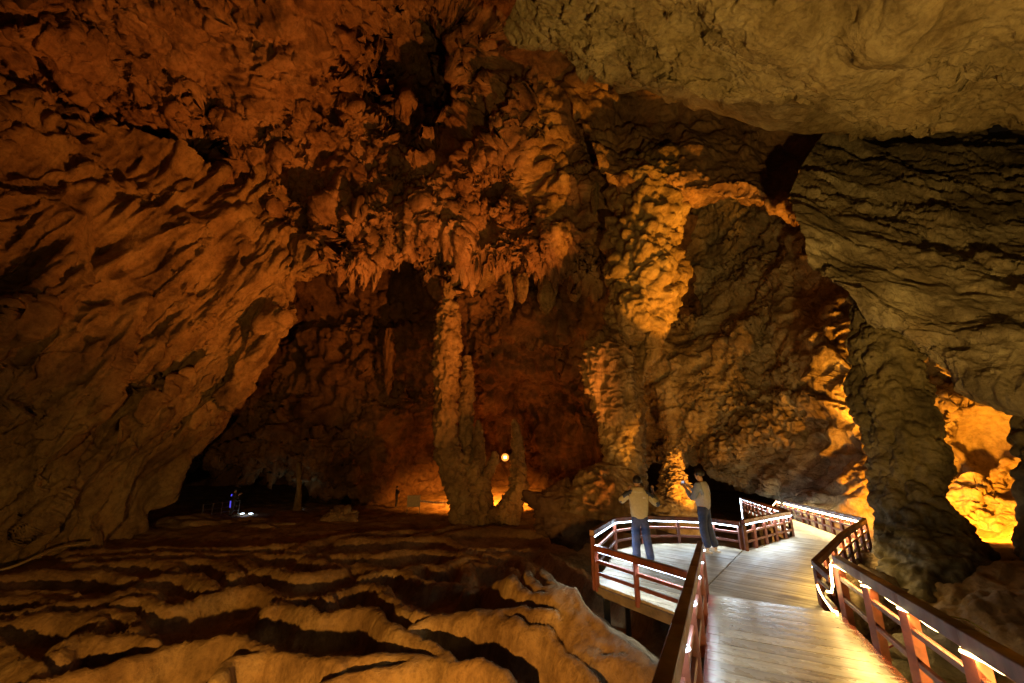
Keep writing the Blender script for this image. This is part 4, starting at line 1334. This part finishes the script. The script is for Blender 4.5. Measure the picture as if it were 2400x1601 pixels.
def person(label, loc, rz, h, arms, legs, top_mat, sleeve_mat, trouser_mat, shoe_mat, sole_mat, hood=False, jacket='jacket', group=None, detail=True, lean=0.0, head_turn=0.0):
    k = h / 1.75
    root_loc = Vector(loc)
    J, E = {}, []

    def add(n_, x, y, z, r, r2=None):
        J[n_] = (x * k + lean * z * k, y * k, z * k, r * k, (r2 or r) * k)
    add('pelvis', 0, 0, .93, .13, .10)
    add('waist', 0, 0, 1.08, .125, .095)
    add('chest', 0, 0.0, 1.28, .165, .11)
    add('neckbase', 0, -.005, 1.44, .075, .07)
    add('neck', 0, .005, 1.51, .05, .052)
    add('jaw', 0, .03, 1.575, .058, .068)
    add('skull', 0, .018, 1.645, .072, .09)
    add('crown', 0, .01, 1.71, .055, .07)
    E += [('pelvis', 'waist'), ('waist', 'chest'), ('chest', 'neckbase'), ('neckbase', 'neck'), ('neck', 'jaw'), ('jaw', 'skull'), ('skull', 'crown')]
    add('nose', 0, .125, 1.62, .013)
    add('chin', 0, .095, 1.555, .028)
    E += [('skull', 'nose'), ('jaw', 'chin')]
    for sd_, sx in (('L', -1), ('R', 1)):
        add('ear' + sd_, sx * .085, .012, 1.63, .016, .022)
        E.append(('skull', 'ear' + sd_))
        (ex, ey, ez), (wx, wy, wz) = arms[sd_]
        add('sh' + sd_, sx * .185, -.005, 1.40, .062)
        add('el' + sd_, ex, ey, ez, .043)
        add('wr' + sd_, wx, wy, wz, .029)
        E += [('chest', 'sh' + sd_), ('sh' + sd_, 'el' + sd_), ('el' + sd_, 'wr' + sd_)]
        (kx, ky, kz), (ax_, ay_, az_) = legs[sd_]
        add('hip' + sd_, sx * .085, 0, .86, .088)
        add('kn' + sd_, kx, ky, kz, .058)
        add('an' + sd_, ax_, ay_, az_, .042)
        add('to' + sd_, ax_ + sx * .015, ay_ + .13, .035, .036)
        E += [('pelvis', 'hip' + sd_), ('hip' + sd_, 'kn' + sd_), ('kn' + sd_, 'an' + sd_), ('an' + sd_, 'to' + sd_)]
        wr = np.array(J['wr' + sd_][:3]); el = np.array(J['el' + sd_][:3])
        fd = (wr - el); fd /= np.linalg.norm(fd)
        hand(J, E, sd_, 'wr' + sd_, fd * .6 + np.array([0, 0.5, 0.4]), (-sx * .6, -.2, .8), k)
    body = link('person', skin_mesh('person', J, E), M['skin'], None, loc)
    body.rotation_euler = (0, 0, rz)
    tag(body, label, 'person', group)

    def cloth(name, keys, edges, grow, mat, extra=None, lab=None):
        jj = {n_: (J[n_][0], J[n_][1], J[n_][2], J[n_][3] + grow.get(n_, .02) * k, J[n_][4] + grow.get(n_, .02) * k) for n_ in keys}
        if extra:
            for n_, v in extra.items():
                jj[n_] = v
        o = link(name, skin_mesh(name, jj, edges), M[mat], body)
        if lab:
            o['label'] = lab
        return o

    def mid(a, b_, f_, r, r2=None):
        pa, pb = np.array(J[a][:3]), np.array(J[b_][:3])
        return (*(pa + (pb - pa) * f_), r * k, (r2 or r) * k)
    # jacket: torso hem to collar and both sleeves in one surface
    ex = {'hem': (J['pelvis'][0], J['pelvis'][1], .84 * k, (.178 if hood else .16) * k, .135 * k), 'belly': (J['waist'][0], J['waist'][1], 1.04 * k, (.20 if hood else .168) * k, .14 * k),
          'cuffL': mid('elL', 'wrL', .9, .042), 'cuffR': mid('elR', 'wrR', .9, .042), 'collar': (J['neck'][0], -.005 * k, 1.485 * k, .07 * k, .07 * k)}
    tor = ['chest', 'neckbase', 'shL', 'elL', 'shR', 'elR']
    je = [('chest', 'belly'), ('belly', 'hem'), ('chest', 'neckbase'), ('neckbase', 'collar'), ('chest', 'shL'), ('shL', 'elL'), ('elL', 'cuffL'), ('chest', 'shR'), ('shR', 'elR'), ('elR', 'cuffR')]
    jo = cloth(jacket, tor, je, {'chest': .045 if hood else .025, 'neckbase': .03, 'shL': .03, 'shR': .03, 'elL': .032, 'elR': .032}, top_mat, ex)
    if sleeve_mat:                                # jacket: contrast panels; sweater: blue light painted on the sleeves
        me = jo.data
        me.materials.append(M[sleeve_mat])
        for p_ in me.polygons:
            c = p_.center
            hit = (abs(c.x - lean * c.z) > .165 * k and c.z > 1.12 * k) if jacket != 'jacket' else \
                  ((abs(c.x) > .15 * k and c.z > 1.385 * k - (abs(c.x) - .15 * k) * .45 and abs(c.x) < .34 * k) or (abs(c.x) > .36 * k and c.y < .16 * k and c.z < 1.24 * k))
            if hit:
                p_.material_index = 1
    te = [('pelvis', 'hipL'), ('hipL', 'knL'), ('knL', 'anL'), ('pelvis', 'hipR'), ('hipR', 'knR'), ('knR', 'anR'), ('pelvis', 'belt')]
    cloth('trousers', ['pelvis', 'hipL', 'knL', 'anL', 'hipR', 'knR', 'anR'], te,
          {'pelvis': .018, 'hipL': .018, 'hipR': .018, 'knL': .034, 'knR': .034, 'anL': .048, 'anR': .048}, trouser_mat,
          {'belt': (J['waist'][0], J['waist'][1], 1.03 * k, .14 * k, .105 * k)})
    for sd_, sx in (('L', -1), ('R', 1)):
        a = J['an' + sd_]
        sh = {'heel': (a[0], a[1] - .045 * k, .055 * k, .046 * k, .05 * k), 'mid': (a[0] + sx * .006, a[1] + .05 * k, .052 * k, .047 * k, .046 * k), 'tip': (a[0] + sx * .02, a[1] + .155 * k, .042 * k, .042 * k, .034 * k), 'cuff': (a[0], a[1] - .01 * k, .10 * k, .045 * k, .05 * k)}
        so = link('shoe', skin_mesh('shoe', sh, [('mid', 'heel'), ('mid', 'tip'), ('heel', 'cuff')]), M[shoe_mat], body)
        sl = {'a': (a[0], a[1] - .06 * k, .013 * k, .044 * k, .016 * k), 'b': (a[0] + sx * .006, a[1] + .05 * k, .013 * k, .046 * k, .016 * k), 'c': (a[0] + sx * .02, a[1] + .17 * k, .013 * k, .040 * k, .016 * k)}
        pts = [sl[q] for q in 'abc']
        V, Fq = [], []
        ring = []
        for q, wdt in ((pts[0], .042), (pts[1], .050), (pts[2], .038)):
            ring.append((q[0], q[1], wdt * k))
        out = [(x - wd, y) for x, y, wd in ring] + [(ring[-1][0], ring[-1][1] + .03 * k)] + [(x + wd, y) for x, y, wd in ring[::-1]] + [(ring[0][0], ring[0][1] - .03 * k)]
        n_ = len(out)
        V = [(x, y, 0.0) for x, y in out] + [(x, y, .028 * k) for x, y in out]
        Fq = [tuple(range(n_)), tuple(range(n_, 2 * n_))[::-1]] + [(i, n_ + i, n_ + (i + 1) % n_, (i + 1) % n_) for i in range(n_)]
        me = bpy.data.meshes.new('sole'); me.from_pydata(V, [], Fq)
        so2 = link('sole', me, M[sole_mat], so)
    # hair: cap over the skull
    hx, hy = J['skull'][0], J['skull'][1]
    bm = bmesh.new()
    bmesh.ops.create_uvsphere(bm, u_segments=28, v_segments=18, radius=1)
    V = np.array([v.co[:] for v in bm.verts], dtype=np.float32)
    nz = 1 + 0.05 * pn(V * 6 + 3) + .03 * pn(V * 14)
    for v, n1 in zip(bm.verts, nz):
        v.co = v.co * float(n1)
    dele = [v for v in bm.verts if v.co.z < -.55 + .0 * v.co.y or (v.co.y > .55 and v.co.z < .35)]
    bmesh.ops.delete(bm, geom=dele, context='VERTS')
    for v in bm.verts:
        v.co = (v.co.x * .091 * k + hx, v.co.y * .112 * k + hy - .008 * k, v.co.z * .105 * k + 1.665 * k)
    me = bpy.data.meshes.new('hair'); bm.to_mesh(me); bm.free()
    for p_ in me.polygons:
        p_.use_smooth = True
    hr = link('hair', me, M['hair'], body)
    sd2 = hr.modifiers.new('thick', 'SOLIDIFY'); sd2.thickness = .012
    # eyes
    for sx in (-1, 1):
        bm = bmesh.new(); bmesh.ops.create_uvsphere(bm, u_segments=10, v_segments=8, radius=.011 * k)
        me = bpy.data.meshes.new('eye'); bm.to_mesh(me); bm.free()
        e_ = link('eye', me, M['hair'], body, (hx + sx * .030 * k, hy + .086 * k, 1.645 * k))
    if hood:
        n1 = {'a': (hx - .105 * k, -.01 * k, 1.50 * k, .036 * k, .036 * k), 'b': (hx - .075 * k, -.11 * k, 1.495 * k, .05 * k, .05 * k), 'c': (hx, -.145 * k, 1.48 * k, .062 * k, .058 * k), 'd': (hx + .075 * k, -.11 * k, 1.495 * k, .05 * k, .05 * k), 'e': (hx + .105 * k, -.01 * k, 1.50 * k, .036 * k, .036 * k), 'f': (hx, -.135 * k, 1.41 * k, .07 * k, .04 * k)}
        cloth('hood', [], [('c', 'b'), ('b', 'a'), ('c', 'd'), ('d', 'e'), ('c', 'f')], {}, top_mat, n1)
    return body, J, k


def phone(label, p, rz, tilt=0.2):
    me = box_mesh('phone', 0.15, 0.009, 0.075, 0.003)
    o = link('phone', me, M['black_metal'], None, p)
    o.rotation_euler = (tilt, 0, rz)
    tag(o, label, 'phone')
    sm = box_mesh('screen', 0.138, 0.002, 0.066, 0)
    s_ = link('screen', sm, M['screen'], o, (0, -0.0055, 0))
    return o


M['screen'] = glow_mat('phone_screen', (0.55, 0.65, 0.85), 0.7)
ARMS_A = {'L': ((-.38, .04, 1.22), (-.16, .27, 1.44)), 'R': ((.41, .07, 1.15), (.36, .20, 1.40))}
LEGS_A = {'L': ((-.105, .02, .47), (-.12, -.02, .085)), 'R': ((.12, .02, .47), (.165, -.05, .085))}
pa, J, k = person('man in a khaki hooded jacket and navy trousers photographing from the platform, back turned', (2.73, 9.18, 0), R(-8), 1.76, ARMS_A, LEGS_A,
                  'khaki', 'navy_cloth', 'trouser', 'shoe_dark', 'sole', hood=True)
# small white print on the right shoulder blade
V, Fq = [], []
for i in range(3):
    z0 = 1.352 - i * 0.013
    q = len(V)
    V += [(.075, -.1325, z0), (.125 + .006 * i, -.124, z0), (.125 + .006 * i, -.124, z0 - .008), (.075, -.1325, z0 - .008),
          (.075, -.1365, z0), (.125 + .006 * i, -.128, z0), (.125 + .006 * i, -.128, z0 - .008), (.075, -.1365, z0 - .008)]
    Fq += [tuple(q + a for a in f_) for f_ in ((4, 7, 6, 5), (0, 1, 2, 3), (0, 4, 5, 1), (2, 6, 7, 3), (1, 5, 6, 2), (0, 3, 7, 4))]
me = bpy.data.meshes.new('chest_print'); me.from_pydata(V, [], Fq)
link('shoulder_print', me, M['white'], pa)
phone('phone held up in both hands of the man in the khaki jacket', tuple(Vector((2.73, 9.18, 0)) + Matrix.Rotation(R(-8), 3, 'Z') @ Vector((.06, .40, 1.47))), R(-8))

ARMS_B = {'L': ((-.23, .12, 1.10), (-.11, .32, 1.33)), 'R': ((.25, .14, 1.12), (.10, .33, 1.34))}
LEGS_B = {'L': ((-.08, .03, .47), (-.06, -.02, .085)), 'R': ((.10, -.01, .47), (.15, -.10, .085))}
pb, J, k = person('tall man in a grey sweater and dark trousers raising a camera at the platform railing', (4.60, 10.22, 0), R(42), 1.84, ARMS_B, LEGS_B,
                  'grey_cloth', 'blue_lit_sleeve', 'trouser', 'sole', 'sole', jacket='sweater', lean=-.03)
phone('small camera held up by the man in the grey sweater', tuple(Vector((4.60, 10.22, 0)) + Matrix.Rotation(R(42), 3, 'Z') @ Vector((-.06, .44, 1.52))), R(42))

q = on_floor(928, 1190)
pc, J, k = person('distant person in black clothes raising a phone, left of the notice board', tuple(q), R(-70), 1.66, ARMS_A, LEGS_A, 'dark_cloth', None, 'dark_cloth', 'shoe_dark', 'shoe_dark')
q = on_floor(541, 1212)
pd, J, k = person('distant person with blue glowing clothes standing by the metal railing in the dark hollow', (q[0], q[1], q[2] + .1), R(-40), 1.7, ARMS_B, LEGS_B, 'dark_cloth', None, 'trouser', 'shoe_dark', 'shoe_dark')
for nm, pts in (('glow_stripe', [(-.05, -.16, 1.25), (.02, -.165, 1.34)]), ('glow_stripe', [(-.12, -.13, .92), (-.13, -.12, .70), (-.12, -.10, .5)])):
    link(nm, tube_mesh(nm, [(x, y, z) for x, y, z in pts], 0.035), M['blue_glow'], pd)


# ---------------------------------------------------------------- far furniture
def plate(name, w_, h_, d_, mat, parent, loc, bev=0.004):
    return link(name, box_mesh(name, w_, d_, h_, bev), M[mat], parent, loc)


q = on_floor(968, 1206)
t = tag(empty('notice_board', tuple(q), R(8)), 'plain cream notice board on two thin legs by the barrier tape', 'sign')
plate('panel', 0.95, 0.80, 0.04, 'board', t, (0, 0, 0.92))
for sx in (-1, 1):
    plate('leg', 0.04, 1.34, 0.04, 'steel', t, (sx * .45, 0.045, 0.66))
    plate('foot', 0.05, 0.04, 0.45, 'steel', t, (sx * .45, 0.045, 0.02))


def tape(label, a, b_):
    a, b_ = Vector(a), Vector(b_)
    d = b_ - a
    n_ = 24
    V, Fq = [], []
    for i in range(n_ + 1):
        f_ = i / n_
        sag = -0.10 * math.sin(math.pi * f_)
        p_ = d * f_
        V += [(p_.x, p_.y, p_.z + sag), (p_.x, p_.y, p_.z + sag + .13)]
    Fq = [(2 * i, 2 * i + 2, 2 * i + 3, 2 * i + 1) for i in range(n_)]
    me = bpy.data.meshes.new('barrier_tape'); me.from_pydata(V, [], Fq)
    o = link('barrier_tape', me, M['tape'], None, a)
    o.modifiers.new('thick', 'SOLIDIFY').thickness = 0.004
    tag(o, label, 'tape')


tape('striped barrier tape between the notice board and the forked column', Py(983, 1176, 31), Py(1075, 1178, 31.5))
tape('striped barrier tape across the lit gap right of the forked column', Py(1205, 1178, 31.5), Py(1290, 1174, 31))

# the visible sodium floodlight, bracketed to the bent stem of the forked column
c = Py(1184, 1072, 30.2)
t = tag(empty('floodlight', tuple(c)), 'lit orange floodlight on a bracket at the bent stem of the forked column', 'lamp')
plate('housing', 0.34, 0.30, 0.16, 'black_metal', t, (0, 0.10, 0), 0.02)
plate('lens', 0.20, 0.18, 0.02, 'sodium_lens', t, (0, 0.0, 0), 0.004)
V, Fq = [], []  # dish added round the lens; lit by the lamp, it imitates a glare halo
for i in range(24):
    a = 2 * math.pi * i / 24
    for r_, y_ in ((.13, -.01), (.20, -.05), (.27, -.12), (.28, -.11), (.20, -.03), (.13, .02)):
        V.append((r_ * math.cos(a), y_, r_ * math.sin(a)))
for i in range(24):
    for q_ in range(6):
        Fq.append((i * 6 + q_, i * 6 + (q_ + 1) % 6, ((i + 1) % 24) * 6 + (q_ + 1) % 6, ((i + 1) % 24) * 6 + q_))
me = bpy.data.meshes.new('halo_dish'); me.from_pydata(V, [], Fq)
link('halo_dish', me, M['halo_dish'], t)
plate('bracket', 0.66, 0.05, 0.05, 'black_metal', t, (-.26, 0.12, -.27))
plate('yoke', 0.04, 0.30, 0.04, 'black_metal', t, (0, 0.12, -.18))
lp = lamp('floodlight_beam', tuple(c + np.array([0, -0.20, 0])), None, 40, (1.0, 0.33, 0.05), None, size=0.12)
lamp('floodlight_back', tuple(Py(1178, 1080, 31.0)), tuple(Py(1150, 1195, 34)), 14000, (1, .30, .03), 110, 0.7)

c = on_floor(704, 1192)
t = tag(empty('spot_lamp', tuple(c)), 'small white lamp shining at the foot of the slim far stalagmite', 'lamp')
plate('housing', 0.16, 0.14, 0.16, 'black_metal', t, (0, .05, .10), 0.01)
plate('lens', 0.14, 0.14, 0.02, 'white_lens', t, (0, -.05, .12), 0.004)
lamp('spot_lamp_beam', (c[0] + .1, c[1] - .3, c[2] + .3), tuple(Py(690, 1080, 34)), 25, (.75, .95, .8), 130, .6, .05)
c = on_floor(565, 1208)
for i, dx in enumerate((0, .6)):
    t = tag(empty('floor_lamp', (c[0] + dx, c[1] + .1, c[2])), ['left of two bluish floor lamps on the far path by the metal railing', 'right of two bluish floor lamps on the far path by the metal railing'][i], 'lamp', 'floor lamps on the far path')
    plate('body', 0.22, 0.08, 0.2, 'black_metal', t, (0, 0, .05), 0.01)
    plate('lens', 0.20, 0.02, 0.18, 'white_lens', t, (0, 0, .10), 0.003)
lamp('floor_lamp_beam', (c[0] + .3, c[1], c[2] + .35), tuple(c + np.array([.5, 0, -1])), 12, (.5, .6, 1.0), 160, .8, .1)

# metal railing by the hollow
a, b_ = on_floor(470, 1222), on_floor(557, 1208)
t = tag(empty('metal_railing', tuple(a)), 'thin pale metal railing along the path into the dark hollow', 'railing')
n_ = 5
for i in range(n_):
    p_ = a + (b_ - a) * i / (n_ - 1)
    beam('post', p_, p_ + np.array([0, 0, 1.0]), 0.035, 0.035, M['steel'], t)
for z_ in (.35, .65, .97):
    beam('bar', a + np.array([0, 0, z_]), b_ + np.array([0, 0, z_]), 0.028, 0.028, M['steel'], t)
rel(t)


# hidden show-cave floodlights: their housings stand where their light comes from
def flood_body(label, name):
    loc, tgt = LAMPS[name][0], LAMPS[name][1]
    t = tag(empty('floodlight', loc), label, 'lamp')
    d = (Vector(tgt) - Vector(loc)).normalized()
    t.rotation_euler = d.to_track_quat('Y', 'Z').to_euler()
    plate('housing', 0.30, 0.24, 0.14, 'black_metal', t, (0, -0.24, 0), 0.02)
    plate('stand', 0.05, 0.3, 0.05, 'black_metal', t, (0, -0.24, -.26))


flood_body('floodlight hidden on the ground behind the dark pillar', 'flood_grotto')
flood_body('floodlight hidden on the ground beyond the walkway corner', 'flood_column')
flood_body('floodlight hidden on the floor behind the viewing platform', 'flood_ceiling')
